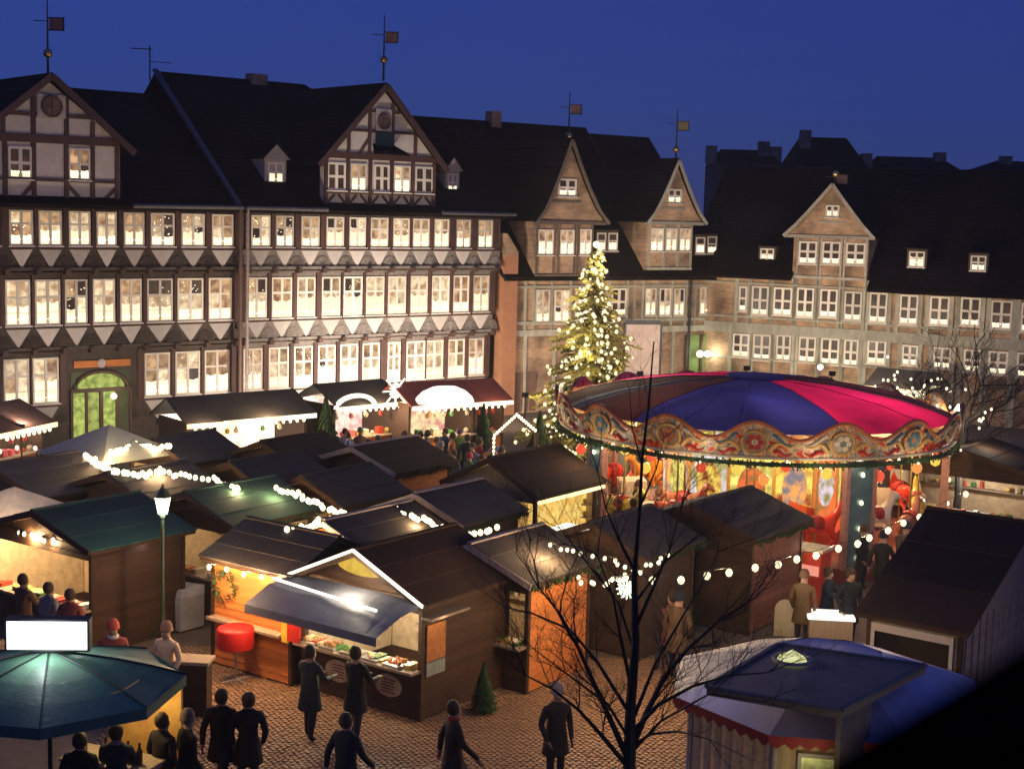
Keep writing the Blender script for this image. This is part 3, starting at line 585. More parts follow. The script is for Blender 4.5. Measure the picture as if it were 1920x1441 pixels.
roof_slab(DH, 'roof', [(xg1+.01, -0.55, e2z-0.02), (xend, -0.55, e2z-0.02), (xend, yrd, rz_), (xg1+.01, yrd, rz_)], 0.16, TILE)
roof_slab(DH, 'roof', [(-1.2, 2*yrd+0.5, e1z), (xend, 2*yrd+0.5, e1z), (xend, yrd+.02, rz_), (-1.2, yrd+.02, rz_)], 0.16, TILE)
pointed_gable(DH, RF, -0.14, (1489, 1630, 1472, 1642), 444, (1564, 345), (1548, 1574, 384, 407), [(1497, 1531, 452, 494), (1541, 1575, 453, 495), (1585, 1622, 454, 496)], flare=0.12, bodyz=524, sty='dark', tim=mat('pale_gable_timber', (0.42, 0.36, 0.30), 0.7))
dormer(DH, RF, 1425, 1452, 467, 489, 0.5, 0.35, 'cream', TILE, 3, TIMBER, 2, 0.1, False); dormer(DH, RF, 1703, 1735, 472, 500, 0.6, 0.35, 'cream', TILE, 3, TIMBER, 2, 0.1, False)
dormer(DH, RF, 1819, 1850, 480, 507, 0.6, 0.35, 'mixed', TILE, 3, TIMBER, 2, 0.1, False)
vane(1566, 347, 318, 71.7, 'small ball finial on the brick gable of the long right-hand house', 336, 326)
for x, lab in ((1.0, 0),): pass
# framed white banner on the corner wall
o = thing('banner', 'large pale framed banner standing behind the Christmas tree', 'banner', DY(1205, 715, 69.0), radians(15))
MB().bx(-0.95, 0.8, 0, 0.05, 0, 2.75).build('cloth', mat('pinkish_canvas', (0.42, 0.33, 0.30), 0.8, (0.30, 0.22, 0.19), 1.2), o)
m = MB(); m.bx(-1.05, -0.95, -0.03, 0.08, -2.3, 2.85); m.bx(0.8, 0.9, -0.03, 0.08, -2.3, 2.85); m.bx(-0.95, 0.8, -0.03, 0.08, 2.75, 2.95); m.build('frame', METAL, o)
lamp((DY(1538, 688, 70.5)), 60, (1, 0.9, 0.62), 0.1)
o = thing('wall_lamp', 'bright white wall lamp under the brick gable on the right', 'lamp', DY(1538, 688, 70.9)); MB().ball((0, 0, 0), 0.16, 10).build('lamp_globe', TUBE, o); MB().beam((0, 0, 0), (0.1, 0.75, 0.1), 0.05).build('bracket', METAL, o)
# --- far roofs on the skyline
def far_roof(label, x0, x1, ptop, pbase, y, dep, inset, chims, flat=False):
    a = DY(x0, pbase, y); c = DY(x1, pbase, y); zt = DY((x0+x1)/2, ptop, y).z; o = thing('distant_house', label, 'house', (a.x, a.y, 0)); w = c.x-a.x
    MB().bx(0, w, 0, dep, 0, a.z).build('wall', TIMBER, o)
    MB().add([(0, 0, a.z), (w, 0, a.z), (w, dep, a.z), (0, dep, a.z), (w*inset, dep/2, zt), (w*(1-inset), dep/2, zt)], [(0, 1, 5, 4), (1, 2, 5), (2, 3, 4, 5), (3, 0, 4)]).build('roof', SLATE, o)
    for px, pt in chims:
        q = DY(px, pt, y); MB().bx(q.x-a.x-0.35, q.x-a.x+0.35, dep*0.3, dep*0.3+0.8, a.z, q.z).build('chimney', BRICK, o)
far_roof('distant dark roof with two chimneys just right of the pointed gables', 1352, 1470, 276, 305, 96, 8, 0.12, [(1345, 270), (1446, 262), (1469, 272)])
far_roof('tall distant house with steep dark roof and a chimney on its left', 1497, 1630, 252, 312, 98, 8, 0.16, [(1526, 240)])
far_roof('low distant roof right of the tall steep-roofed house', 1665, 1800, 290, 314, 98, 8, 0.04, [(1643, 285), (1785, 283)])
far_roof('distant dark roof at the far right edge of the skyline', 1868, 1990, 298, 318, 98, 8, 0.3, [(1912, 290)])
o = thing('roof_antenna', 'thin television antenna on the ridge left of the middle house', 'antenna', DY(281, 138, 62))
MB().cyl((0, 0, -0.3), (0, 0, 1.15), 0.03, n=6).build('mast', METAL, o); m = MB(); m.beam((-0.8, 0, 1.02), (0.1, 0, 1.0), 0.035); m.beam((0, 0, 0.5), (0.9, 0, 0.45), 0.03)
for i in range(5): m.beam((-0.7+i*0.17, -0.25, 1.02), (-0.7+i*0.17, 0.25, 1.02), 0.02)
m.build('antenna_rods', METAL, o, kind='stuff')

# ================================================================== THE SQUARE
ground_m = mat('paved_square', (0.17, 0.12, 0.085), 0.8, (0.09, 0.065, 0.05), 3.0, 0.8, 22, spec=0.4)
o = MB().add([(-600, -80, 0), (600, -80, 0), (600, 900, 0), (-600, 900, 0)], [(0, 1, 2, 3)]).build('ground', ground_m, kind='structure'); GROUND = o
COB = mat('brown_cobble', (0.34, 0.19, 0.10), 0.5, (0.15, 0.085, 0.05), 12, 0.4, 60, spec=0.5)
rc = random.Random(3)
def cobble_mesh(seed):
    q = random.Random(seed); m = MB(); n = 7; r = [0.047*q.uniform(0.9, 1.1) for _ in range(n)]
    A_ = [(r[i]*1.15*cos(2*pi*i/n), r[i]*sin(2*pi*i/n), -0.02) for i in range(n)]; B_ = [(x*0.82, y*0.82, 0.022) for x, y, _ in A_]
    return m.add(A_+B_, [(i, (i+1) % n, n+(i+1) % n, n+i) for i in range(n)]+[tuple(range(n, 2*n))])
cmesh = [cobble_mesh(i).mesh('cobble', COB) for i in range(6)]
cells = []
for j in range(118):
    for i in range(122):
        x = -7.2+i*0.115+(0.057 if j % 2 else 0)+rc.uniform(-.009, .009); y = 18.6+j*0.1+rc.uniform(-.008, .008); cells.append((x, y, rc.uniform(-.006, .008), rc.uniform(0, 6.28)))
near = sorted(cells, key=lambda c: hypot(c[0]+3.4, c[1]-21.7))[:300]; ns = set(near)
for k, c in enumerate(near): inst('cobble', cmesh[k % 6], GROUND, (c[0], c[1], c[2]), c[3])
m = MB(); proto = [cobble_mesh(i) for i in range(6)]
for k, c in enumerate(cells):
    if c in ns: continue
    pr = proto[k % 6]; cs, sn = cos(c[3]), sin(c[3]); m.add([(c[0]+x*cs-y*sn, c[1]+x*sn+y*cs, c[2]+z) for x, y, z in pr.v], pr.f)
m.build('cobblestones', COB, GROUND, kind='stuff')
# ------------------------------------------------------------------ huts
HA = radians(-36)
HX = Vector((cos(HA), sin(HA), 0)); HY = Vector((-sin(HA), cos(HA), 0))
def hut_frame(FR, w, d):           # FR: ground point below the front right eave
    return Vector((FR[0], FR[1], 0)) - HX*w/2 + HY*d/2
def boards(parent, face, a0, a1, z0, z1, c, mt, hb=0.15, single=True, name='board'):
    """weatherboards of a hut wall. face 'x' = wall lies at y=c, 'y' = wall lies at x=c"""
    n = max(1, round((z1-z0)/hb)); h = (z1-z0)/n; t = 0.028
    if not single:
        m = MB()
        for i in range(n):
            zz = z0+i*h
            if face == 'x': m.slab([(a0, c-t*0.2, zz+0.006), (a0, c-t, zz+0.006), (a0, c-t*0.5, zz+h), (a0, c+t*0.2, zz+h)], (a1-a0, 0, 0))
            else: m.slab([(c+t*0.2, a0, zz+0.006), (c+t, a0, zz+0.006), (c+t*0.5, a0, zz+h), (c-t*0.2, a0, zz+h)], (0, a1-a0, 0))
        m.build('boarding', mt, parent); return
    def f():
        if face == 'x': return MB().slab([(a0, -t*0.2, 0.006), (a0, -t, 0.006), (a0, -t*0.5, h), (a0, t*0.2, h)], (a1-a0, 0, 0)).mesh('board', mt)
        return MB().slab([(t*0.2, a0, 0.006), (t, a0, 0.006), (t*0.5, a0, h), (-t*0.2, a0, h)], (0, a1-a0, 0)).mesh('board', mt)
    me = f()
    for i in range(n): inst(name, me, parent, (0, c, z0+i*h) if face == 'x' else (c, 0, z0+i*h))
def hut(label, FR, w, d, eave=2.3, ridge=2.85, roofm=NAVY, wallm=WOODD, frontm=None, rightm=None, front='open', right='wall', near=False, verge=None, group='wooden market huts in rows on the square', inner=80, cat='market hut', back_col=None, sheets=3, name='market_hut', ang=None, lampcol=(1, 0.74, 0.40), ridge_dir='y', over=0.22, awning=False):
    """pitched market hut; local x along the front, y towards the back; z = 0 on the ground"""
    an = HA if ang is None else ang; hx = Vector((cos(an), sin(an), 0)); hy = Vector((-sin(an), cos(an), 0))
    c = Vector((FR[0], FR[1], 0))-hx*w/2+hy*d/2; o = thing(name, label, cat, c, an, group); O = over
    x0, x1, y0, y1 = -w/2+O, w/2-O, -d/2+O, d/2-O; fm = frontm or wallm; rm = rightm or wallm; k = (ridge-eave)/(w/2) if ridge_dir == 'y' else (ridge-eave)/(d/2)
    ze = eave+k*O-0.05
    # walls
    boards(o, 'y', y0, y1, 0.05, ze, x0-0.02, wallm, single=False)
    MB().bx(x0, x1, y1-0.03, y1, 0.05, ze).build('back_wall', wallm, o)
    for xx, yy in ((x0, y0), (x1, y0), (x0, y1), (x1, y1)): MB().bx(xx-0.045, xx+0.045, yy-0.045, yy+0.045, 0, ze).build('post', wallm, o)
    MB().bx(x0, x1, y0, y1, 0.02, 0.10).build('floor_panel', WOODD, o)
    if right == 'wall': boards(o, 'y', y0+0.05, y1-0.05, 0.05, ze, x1, rm, single=near)
    else:
        boards(o, 'y', y0+0.05, y1-0.05, 0.05, 1.0, x1, rm, single=near); boards(o, 'y', y0+0.05, y1-0.05, ze-0.25, ze, x1, rm, single=False)
        MB().bx(x1-0.2, x1+0.25, y0, y1, 1.0, 1.05).build('counter', WOODP, o)
    if front == 'wall': boards(o, 'x', x0+0.05, x1-0.05, 0.05, ze, y0, fm, single=near)
    else:
        boards(o, 'x', x0+0.05, x1-0.05, 0.05, 0.95, y0, fm, single=near); boards(o, 'x', x0+0.05, x1-0.05, ze-0.28, ze, y0, fm, single=False)
        MB().bx(x0-0.02, x1+0.02, y0-0.32, y0+0.25, 0.96, 1.01).build('counter', WOODP, o)
        LN = mat('pale_lining_boards', (0.62, 0.46, 0.30), 0.7); MB().bx(x0+0.06, x1-0.06, y1-0.06, y1-0.04, 0.3, ze-0.02).build('back_lining', LN, o); MB().bx(x0+0.03, x0+0.05, y0+0.06, y1-0.07, 0.3, ze-0.02).build('side_lining', LN, o)
        if right == 'wall': MB().bx(x1-0.05, x1-0.03, y0+0.06, y1-0.07, 0.3, ze-0.02).build('side_lining', LN, o)
        for zz in (1.3, 1.65): MB().bx(x0+0.05, x1-0.05, y1-0.35, y1-0.05, zz, zz+0.03).build('shelf', WOODP, o)
        m = MB(); rr = random.Random(label)
        cols = [mat('ware_%s' % q, c_, 0.5) for q, c_ in (('red', (0.5, 0.06, 0.03)), ('gold', (0.6, 0.4, 0.1)), ('cream', (0.6, 0.5, 0.36)), ('green', (0.08, 0.2, 0.06)))]
        for q in range(4):
            m = MB()
            for zz in (1.33, 1.68):
                for e in range(5):
                    x = rr.uniform(x0+0.15, x1-0.15); s_ = rr.uniform(0.04, 0.1)
                    (m.ball((x, y1-0.2, zz+s_), s_, 8) if q % 2 else m.cyl((x, y1-0.2, zz), (x, y1-0.2, zz+s_*2.4), s_*0.6, s_*0.5, 8))
            m.build('wares', cols[q], o, kind='stuff')
            m = MB()
            for e in range(6):
                x = rr.uniform(x0+0.1, x1-0.1); s_ = rr.uniform(0.03, 0.08); m.bx(x-s_, x+s_, y0-0.2, y0+0.1, 1.011, 1.011+s_*1.3)
            m.build('wares', cols[q], o, kind='stuff')
        lt = MB().cyl((0, 0, 2.02), (0, 0, 2.12), 0.12, 0.05, 10).build('hanging_lamp', TUBE, o)
        if inner: lamp(tuple(c-hy*0.1+Vector((0, 0, 1.98))), inner, lampcol, 0.1)
    # roof
    t = 0.07
    if ridge_dir == 'y':
        for sx in (-1, 1):
            for q in range(sheets):       # felt sheets lapping over each other
                a = sx*w/2*(q/sheets); b_ = sx*w/2*((q+1)/sheets)+sx*0.02; f = lambda x: ridge-abs(x)*k
                l = 0.012*(sheets-q)
                MB().slab([(a, -d/2, f(a)+l), (b_, -d/2, f(b_)+l), (b_, d/2, f(b_)+l), (a, d/2, f(a)+l)], (0, 0, 0.03)).build('roof_sheet', roofm, o)
            MB().slab([(0, -d/2+0.02, ridge-t), (sx*(w/2-0.01), -d/2+0.02, eave-t), (sx*(w/2-0.01), d/2-0.02, eave-t), (0, d/2-0.02, ridge-t)], (0, 0, t-0.01)).build('roof_deck', WOODD, o)
            MB().beam((0, -d/2-0.02, ridge-0.02), (sx*w/2, -d/2-0.02, eave-0.02), 0.03, 0.13).build('verge_board', verge or wallm, o)
        for yy, mm_ in ((y0, fm), (y1, wallm)):
            MB().slab([(x0, yy, ze), (x1, yy, ze), (0, yy, ridge-0.12)], (0, 0.03, 0)).build('gable_board', mm_, o)
        MB().beam((0, -d/2, ridge+0.065), (0, d/2, ridge+0.065), 0.12, 0.04).build('ridge_cap', verge or roofm, o)
    else:
        for sy in (-1, 1):
            for q in range(sheets):
                a = sy*d/2*(q/sheets); b_ = sy*d/2*((q+1)/sheets)+sy*0.02; f = lambda x: ridge-abs(x)*k
                l = 0.012*(sheets-q)
                MB().slab([(-w/2, a, f(a)+l), (-w/2, b_, f(b_)+l), (w/2, b_, f(b_)+l), (w/2, a, f(a)+l)], (0, 0, 0.03)).build('roof_sheet', roofm, o)
            MB().slab([(-w/2+0.02, 0, ridge-t), (-w/2+0.02, sy*(d/2-0.01), eave-t), (w/2-0.02, sy*(d/2-0.01), eave-t), (w/2-0.02, 0, ridge-t)], (0, 0, t-0.01)).build('roof_deck', WOODD, o)
        for xx in (x0, x1): MB().slab([(xx, y0, ze), (xx, y1, ze), (xx, 0, ridge-0.12)], (0.03, 0, 0)).build('gable_board', rm if xx > 0 else wallm, o)
        MB().beam((-w/2, 0, ridge+0.065), (w/2, 0, ridge+0.065), 0.12, 0.04).build('ridge_cap', verge or roofm, o)
    return o, c
FIRG = mat('fir_green', (0.035, 0.075, 0.025), 0.8)
def eave_garland(o, w, d, ev=2.3, seed=1, side='right'):
    q = random.Random(seed); m = MB()
    for i in range(int((d if side == 'right' else w)*70)):
        t = q.random(); p = Vector((w/2+0.02, -d/2+d*t, ev-0.04-0.05*abs(sin(t*9)))) if side == 'right' else Vector((-w/2+w*t, -d/2-0.04, ev+0.02-0.05*abs(sin(t*9))))
        e = p+Vector((q.uniform(-.08, .08), q.uniform(-.08, .08), q.uniform(-.09, .07))); m.beam(p, e, 0.03, 0.012)
    m.build('fir_garland', FIRG, o)
def L(c, x, y, z): return c+HX*x+HY*y+Vector((0, 0, z))
BM = {}
def bulb_mesh(r, mt):
    return cached(('bulb', r, mt.name), lambda: MB().ball((0, 0, 0), r, 6, 1.2).mesh('bulb', mt, True))
NS = 0
def light_string(label, pts, step=0.3, r=0.035, mt=None, sag=0.06, watts=6, group='strings of warm bulbs hung between the huts', col=(1, 0.66, 0.32), name='light_string', wl=1.6, cat='light string'):
    """wire with bulbs; every bulb a piece of its own, with a lamp's light every WL metres"""
    P_ = [Vector(p) for p in pts]; Q = []; jr = random.Random(label)
    for a, b in zip(P_, P_[1:]):
        n = max(1, int((b-a).length/step)); J = 0.045 if step < 0.35 else 0.0; Q += [a.lerp(b, i/n)-Vector((0, 0, 4*sag*(i/n)*(1-i/n)))+Vector((jr.uniform(-J, J), jr.uniform(-J, J), jr.uniform(-J, J))) for i in range(n)]
    Q.append(P_[-1]); o = thing(name, label, cat, Q[0], 0, group)
    MB().tube([q-Q[0]+Vector((0, 0, r*1.4)) for q in Q], 0.008, n=4).build('wire', METAL, o)
    me = bulb_mesh(r, mt or BULB); acc = 1e9
    for i, q in enumerate(Q):
        inst('bulb', me, o, q-Q[0]); 
        if i: acc += (q-Q[i-1]).length
        if watts and acc >= wl: lamp(tuple(q+Vector((0, 0, -0.05))), watts*14, col, 0.06); acc = 0
    return o
E0 = 2.3
def FRp(px, py, z=E0): g = G(px, py, z); return (g.x, g.y)
# H1: the sausage stall with lit gable
w1, d1 = 3.45, 3.1; FR1 = FRp(795, 1138)
H1, c1 = hut('dark wooden hut with light tubes outlining its open gable and a grey counter awning', FR1, w1, d1, 2.3, 3.05, BROWNR, WOODD, front='open', near=True, inner=260, lampcol=(1, 0.88, 0.62))

def tube_light(o, p, q, r=0.035, mt=None, name='light_tube'): return MB().tube([p, q], r, n=6).build(name, mt or TUBE, o)
ya = -d1/2-0.06
tube_light(H1, (-w1/2-0.02, ya, 2.32), (0, ya, 3.10)); tube_light(H1, (0, ya, 3.10), (w1/2+0.02, ya, 2.32))
# awning hinged below the gable
AW = mat('grey_awning_cloth', (0.16, 0.16, 0.19), 0.5, (0.11, 0.11, 0.14), 3, 0.2, 10, spec=0.5)
m = MB()
for i in range(12):
    xa_ = -w1/2+0.05+(w1-0.1)*i/12; xb_ = xa_+(w1-0.1)/12
    m.add([(xa_, -d1/2+0.12, 2.34), (xb_, -d1/2+0.12, 2.34), (xb_, -d1/2-0.62, 2.24-0.02*sin(i*1.3)), (xa_, -d1/2-0.62, 2.24-0.02*sin(i*1.3-1.3)), (xb_, -d1/2-1.25, 1.99), (xa_, -d1/2-1.25, 1.99), (xb_, -d1/2-1.26, 1.83), (xa_, -d1/2-1.26, 1.83)], [(0, 1, 2, 3), (3, 2, 4, 5), (5, 4, 6, 7)])
m.build('awning', AW, H1)
tube_light(H1, (-w1/2, -d1/2-0.45, 2.33), (w1/2-0.5, -d1/2-0.75, 2.30), 0.03)
lamp(tuple(L(c1, 0.2, -d1/2-0.35, 2.62)), 60, (1, 0.85, 0.6), 0.15); lamp(tuple(L(c1, 0.7, -d1/2-0.1, 1.9)), 70, (1, 0.88, 0.6), 0.15)
MB().slab([(0.05+0.62*cos(2*pi*i/24), -d1/2+0.14, 2.74+0.17*sin(2*pi*i/24)) for i in range(24)], (0, 0.05, 0)).build('oval_sign', emat('yellow_lit_sign', (0.95, 0.62, 0.05), 0.75, (0.75, 0.45, 0.03), 6), H1)
for x in (-0.55, 0.75):
    ob = MB().slab([(x+0.33*cos(2*pi*i/20), -d1/2+0.16, 0.56+0.22*sin(2*pi*i/20)) for i in range(20)], (0, 0.03, 0)).build('oval_board', mat('pale_menu_board', (0.55, 0.42, 0.30), 0.6), H1)
    m = MB()
    for k in range(5): m.bx(x-0.2+0.02*k, x+0.18-0.03*(k % 2), -d1/2+0.15, -d1/2+0.158, 0.43+k*0.06, 0.45+k*0.06)
    m.build('painted_scroll', POST, ob)
for k in range(5):
    x = -1.2+k*0.55; t = MB().bx(x-0.2, x+0.2, -d1/2-0.08, -d1/2+0.3, 1.012, 1.07).build('tray', mat('steel_tray', (0.6, 0.58, 0.55), 0.3, metal=0.6), H1)
    m = MB(); 
    for q in range(9): m.ball((x+RND.uniform(-.15, .15), -d1/2+0.1+RND.uniform(-.12, .14), 1.10), 0.05, 6)
    m.build('food', [mat('bread_rolls', (0.7, 0.5, 0.25)), mat('sausages', (0.5, 0.2, 0.08)), mat('greens', (0.25, 0.35, 0.08))][k % 3], t)
lamp(tuple(L(c1, -1.9, -d1/2-1.5, 2.5)), 60, (1, 0.62, 0.3), 0.3)  # lamp with no fixture, added to warm the paving before the counter
# side hatch with orange poster and lean-to cover
x = w1/2-0.22+0.03
MB().bx(x, x+0.04, -d1/2+0.3, -d1/2+0.85, 1.15, 1.85).build('poster', mat('orange_poster', (0.60, 0.25, 0.07), 0.6, (0.35, 0.12, 0.05), 9), H1)
MB().bx(x, x+0.04, -d1/2+0.3, -d1/2+0.85, 0.86, 1.12).build('notice', mat('grey_notice', (0.35, 0.38, 0.34), 0.6), H1)
MB().bx(x, x+0.26, -d1/2+0.15, -d1/2+1.3, 2.0, 2.05).build('hatch_cover', WOODP, H1)
lamp(tuple(L(c1, w1/2+0.15, -d1/2+0.5, 1.95)), 3, (1, 0.7, 0.4), 0.05)
HS = {}
def H(key, label, px, py, w, d, **k):
    g = G(px, py, k.get('eave', E0)); HS[key] = (hut(label, (g.x, g.y), w, d, **k), w, d); return HS[key][0]
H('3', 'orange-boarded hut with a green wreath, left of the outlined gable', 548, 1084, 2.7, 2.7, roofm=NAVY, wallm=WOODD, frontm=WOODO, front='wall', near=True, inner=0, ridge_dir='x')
o3, c3 = HS['3'][0]
wr = MB(); rr = random.Random(5)
for i in range(90):
    a = 2*pi*rr.random(); R_ = 0.27+rr.uniform(-.06, .06); p = Vector((-0.75+R_*cos(a), -1.2+rr.uniform(-.05, .05), 1.75+R_*sin(a))); q = p+Vector((rr.uniform(-.09, .09), rr.uniform(-.06, .02), rr.uniform(-.09, .09))); wr.beam(p, q, 0.03, 0.012)
wr.build('wreath', mat('fir_green', (0.035, 0.075, 0.025), 0.8), o3)
MB().bx(-1.1, 1.0, -1.38, -1.15, 1.02, 1.07).build('ledge', WOODP, o3)
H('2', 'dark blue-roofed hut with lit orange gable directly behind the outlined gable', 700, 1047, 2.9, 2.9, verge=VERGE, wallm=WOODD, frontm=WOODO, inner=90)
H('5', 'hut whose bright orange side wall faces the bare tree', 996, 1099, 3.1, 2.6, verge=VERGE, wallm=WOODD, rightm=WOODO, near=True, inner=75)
H('l', 'navy-roofed hut with pale verge in the middle of the square', 868, 988, 2.9, 2.6, verge=VERGE, inner=90)
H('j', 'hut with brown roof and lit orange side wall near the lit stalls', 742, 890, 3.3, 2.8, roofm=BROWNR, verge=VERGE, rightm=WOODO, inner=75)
H('f', 'green-black roofed hut just right of the street lamp', 440, 990, 3.4, 2.9, roofm=TEALR, inner=75, right='open')
H('g', 'teal-roofed stall at the left with a bright counter full of wares', 168, 1036, 3.9, 2.9, roofm=TEALR, inner=220, near=True)
H('a', 'wide navy-roofed hut at the left edge behind the cream tent', 75, 936, 4.2, 2.7)
H('e', 'grey-navy roofed hut left behind the street lamp', 284, 950, 3.5, 2.6, inner=80)
H('d', 'small navy hut below the bright string lights near the arched door', 352, 872, 2.9, 2.3, inner=80)
H('h', 'navy-roofed hut between the street lamp and the brown-roofed hut', 503, 922, 2.9, 2.6)
H('i', 'dark-roofed hut in front of the long bright stall', 560, 878, 3.0, 2.6, roofm=BROWNR, inner=75)
H('k', 'small navy hut below the hut with the lit orange side', 644, 952, 2.9, 2.6)
H('n', 'brown-roofed hut with beige gable and yellow-lit open side', 1008, 934, 3.2, 3.3, roofm=BROWNR, frontm=mat('beige_boards', (0.30, 0.25, 0.16), 0.7), right='open', inner=150, ridge=3.1, lampcol=(1, 0.8, 0.3))
H('o', 'dark navy hut with reddish side wall in front of the carousel', 1418, 1014, 3.4, 3.1, roofm=NAVY, rightm=mat('red_brown_boards', (0.22, 0.08, 0.05), 0.7), front='wall', inner=0, near=True)
H('m', 'navy hut with green garland left in front of the carousel', 1212, 1050, 2.9, 2.6, front='wall', inner=0)
for key in 'lmo5fj2': eave_garland(HS[key][0][0], HS[key][1], HS[key][2], seed=ord(key))
for key, (x, z) in {'n': (0, 0)}.items():
    (on, cn), w, d = HS[key]; tube_light(on, (w/2-0.02, -d/2+0.1, 2.16), (w/2-0.02, d/2-0.1, 2.16), 0.05, TUBEY)
    MB().bx(w/2-0.5, w/2-0.46, -d/2+0.3, d/2-0.3, 1.1, 2.1).build('lit_back_panel', emat('yellow_lit_panel', (1, 0.72, 0.2), 1.0, (0.85, 0.45, 0.08), 5), on)  # panel glows itself in place of the hut's lit inside
# big dark hut at the right edge
H('p', 'large dark-roofed pavilion at the right edge with pale framed window and plank side', 1818, 1190, 2.15, 7.0, eave=2.35, ridge=3.75, roofm=BROWNR, wallm=WOODD, frontm=mat('pale_cream_boards', (0.42, 0.36, 0.27), 0.7), rightm=WOODP, front='wall', ridge_dir='x', near=True, inner=0)
op, cp = HS['p'][0]
m = MB(); y = -3.5+0.22
m.bx(-0.8, 0.75, y-0.08, y-0.035, 2.05, 2.2); m.bx(-0.8, -0.73, y-0.08, y-0.035, 1.0, 2.05); m.bx(0.68, 0.75, y-0.08, y-0.035, 1.0, 2.05); m.build('window_frame', CREAM, op)
MB().bx(-0.73, 0.68, y-0.05, y-0.032, 1.0, 2.05).build('window_pane', mat('dark_glass', (0.02, 0.02, 0.02), 0.15), op)
for i in range(17): MB().bx(0.88, 0.91, -3.1+i*0.38, -3.1+i*0.38+0.03, 0.1, 2.4).build('cover_strip', VERGE, op)
lamp(tuple(L(cp, 0.3, -5.2, 2.9)), 14, (1, 0.8, 0.55), 0.2); lamp(tuple(L(cp, 3.2, -2.6, 2.6)), 22, (1, 0.78, 0.55), 0.2)
H('q', 'dark hut right behind the carousel with a bright white counter', 1960, 900, 5.0, 3.0, roofm=BROWNR, inner=160, lampcol=(1, 0.9, 0.75), group='wooden market huts in rows on the square')
# stalls along the facades
KA = LF.a
def kiosk(label, px0, px1, pyb, yy, h0=1.0, h1=2.2, back=None, roofm=NAVY, watts=120, ang=None, col=(1, 0.9, 0.7), cat='market stall', d=2.4, goods=True):
    a = DY(px0, pyb, yy[0]); b_ = DY(px1, pyb, yy[1]); an = atan2(b_.y-a.y, b_.x-a.x); w = hypot(b_.x-a.x, b_.y-a.y); c = Vector(((a.x+b_.x)/2, (a.y+b_.y)/2, 0))
    o = thing('market_stall', label, cat, c, an, 'stalls in front of the house fronts')
    MB().bx(-w/2, w/2, 0, 0.06, 0.02, h0).build('counter_front', WOODO, o); MB().bx(-w/2-0.05, w/2+0.05, -0.15, 0.45, h0, h0+0.05).build('counter', WOODP, o)
    MB().bx(-w/2, w/2, d-0.5, d-0.45, 0.02, h1+0.1).build('back_wall', back or emat('white_lit_wall', (1.0, 0.93, 0.74), 2.2, (1.0, 0.6, 0.28), 1.6), o)  # back wall glows itself; the stall's inside light is put into it
    for sx in (-1, 1): MB().bx(sx*w/2-0.04, sx*w/2+0.04, 0, d-0.45, 0.02, h1+0.1).build('side_wall', WOODD, o); MB().bx(sx*w/2-0.05, sx*w/2+0.05, -0.06, 0.02, 0, h1+0.1).build('post', WOODD, o)
    MB().slab([(-w/2-0.2, -0.5, h1+0.05), (w/2+0.2, -0.5, h1+0.05), (w/2+0.2, d/2-0.2, h1+0.75), (-w/2-0.2, d/2-0.2, h1+0.75)], (0, 0, 0.06)).build('roof_panel', roofm, o)
    MB().slab([(-w/2-0.2, d, h1+0.05), (w/2+0.2, d, h1+0.05), (w/2+0.2, d/2-0.2, h1+0.75), (-w/2-0.2, d/2-0.2, h1+0.75)], (0, 0, 0.06)).build('roof_panel', roofm, o)
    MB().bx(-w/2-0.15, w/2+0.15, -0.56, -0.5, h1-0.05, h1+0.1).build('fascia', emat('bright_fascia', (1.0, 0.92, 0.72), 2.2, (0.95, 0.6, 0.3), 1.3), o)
    for q in range(int(w/0.28)): inst('bulb', bulb_mesh(0.06, BULB), o, (-w/2+0.1+q*0.28, -0.62, h1-0.08))
    if goods:
        rr = random.Random(label)
        for q in range(int(w/0.35)):
            x = -w/2+0.2+q*0.35; s_ = rr.uniform(0.07, 0.13); mt = RND.choice([mat('ware_red', (0.5, 0.06, 0.03)), mat('ware_gold', (0.6, 0.4, 0.1)), mat('ware_cream', (0.6, 0.5, 0.36)), mat('ware_green', (0.08, 0.2, 0.06)), mat('ware_pink', (0.75, 0.15, 0.2))])
            (MB().ball((x, 0.15, h0+0.05+s_), s_, 8) if rr.random() < .5 else MB().bx(x-s_, x+s_, 0.05, 0.3, h0+0.05, h0+0.05+s_*2)).build('ware', mt, o)
            if rr.random() < 0.6: MB().lathe([(0.01, 0.25), (0.09, 0.1), (0.07, 0), (0.01, 0)], (x, 0.1, h1-0.45), 8).build('hanging_ware', mt, o)
    if watts: 
        lamp(tuple(c+Vector((-sin(an), cos(an), 0))*-0.9+Vector((0, 0, h1+0.1))), watts*2.2, (1, 0.74, 0.42), 0.2); lamp(tuple(c+Vector((-sin(an), cos(an), 0))*0.5+Vector((0, 0, h1-0.1))), watts, col, 0.2)
    return o, c, an, w
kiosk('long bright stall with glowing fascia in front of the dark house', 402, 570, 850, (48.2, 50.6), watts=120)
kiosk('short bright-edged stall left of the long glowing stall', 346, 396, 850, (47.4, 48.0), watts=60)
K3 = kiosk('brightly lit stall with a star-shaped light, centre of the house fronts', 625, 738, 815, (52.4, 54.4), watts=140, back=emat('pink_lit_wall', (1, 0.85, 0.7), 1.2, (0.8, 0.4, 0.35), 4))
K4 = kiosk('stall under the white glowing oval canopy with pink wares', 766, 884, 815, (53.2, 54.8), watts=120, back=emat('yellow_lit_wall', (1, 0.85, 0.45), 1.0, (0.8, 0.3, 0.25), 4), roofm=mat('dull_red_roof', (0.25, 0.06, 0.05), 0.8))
kiosk('small stall with red roof right of the glowing oval canopy', 890, 940, 815, (54.9, 55.6), watts=20, back=emat('dim_orange_wall', (0.9, 0.4, 0.15), 0.6, (0.4, 0.12, 0.06), 4), roofm=mat('dull_red_roof', (0.25, 0.06, 0.05), 0.8))
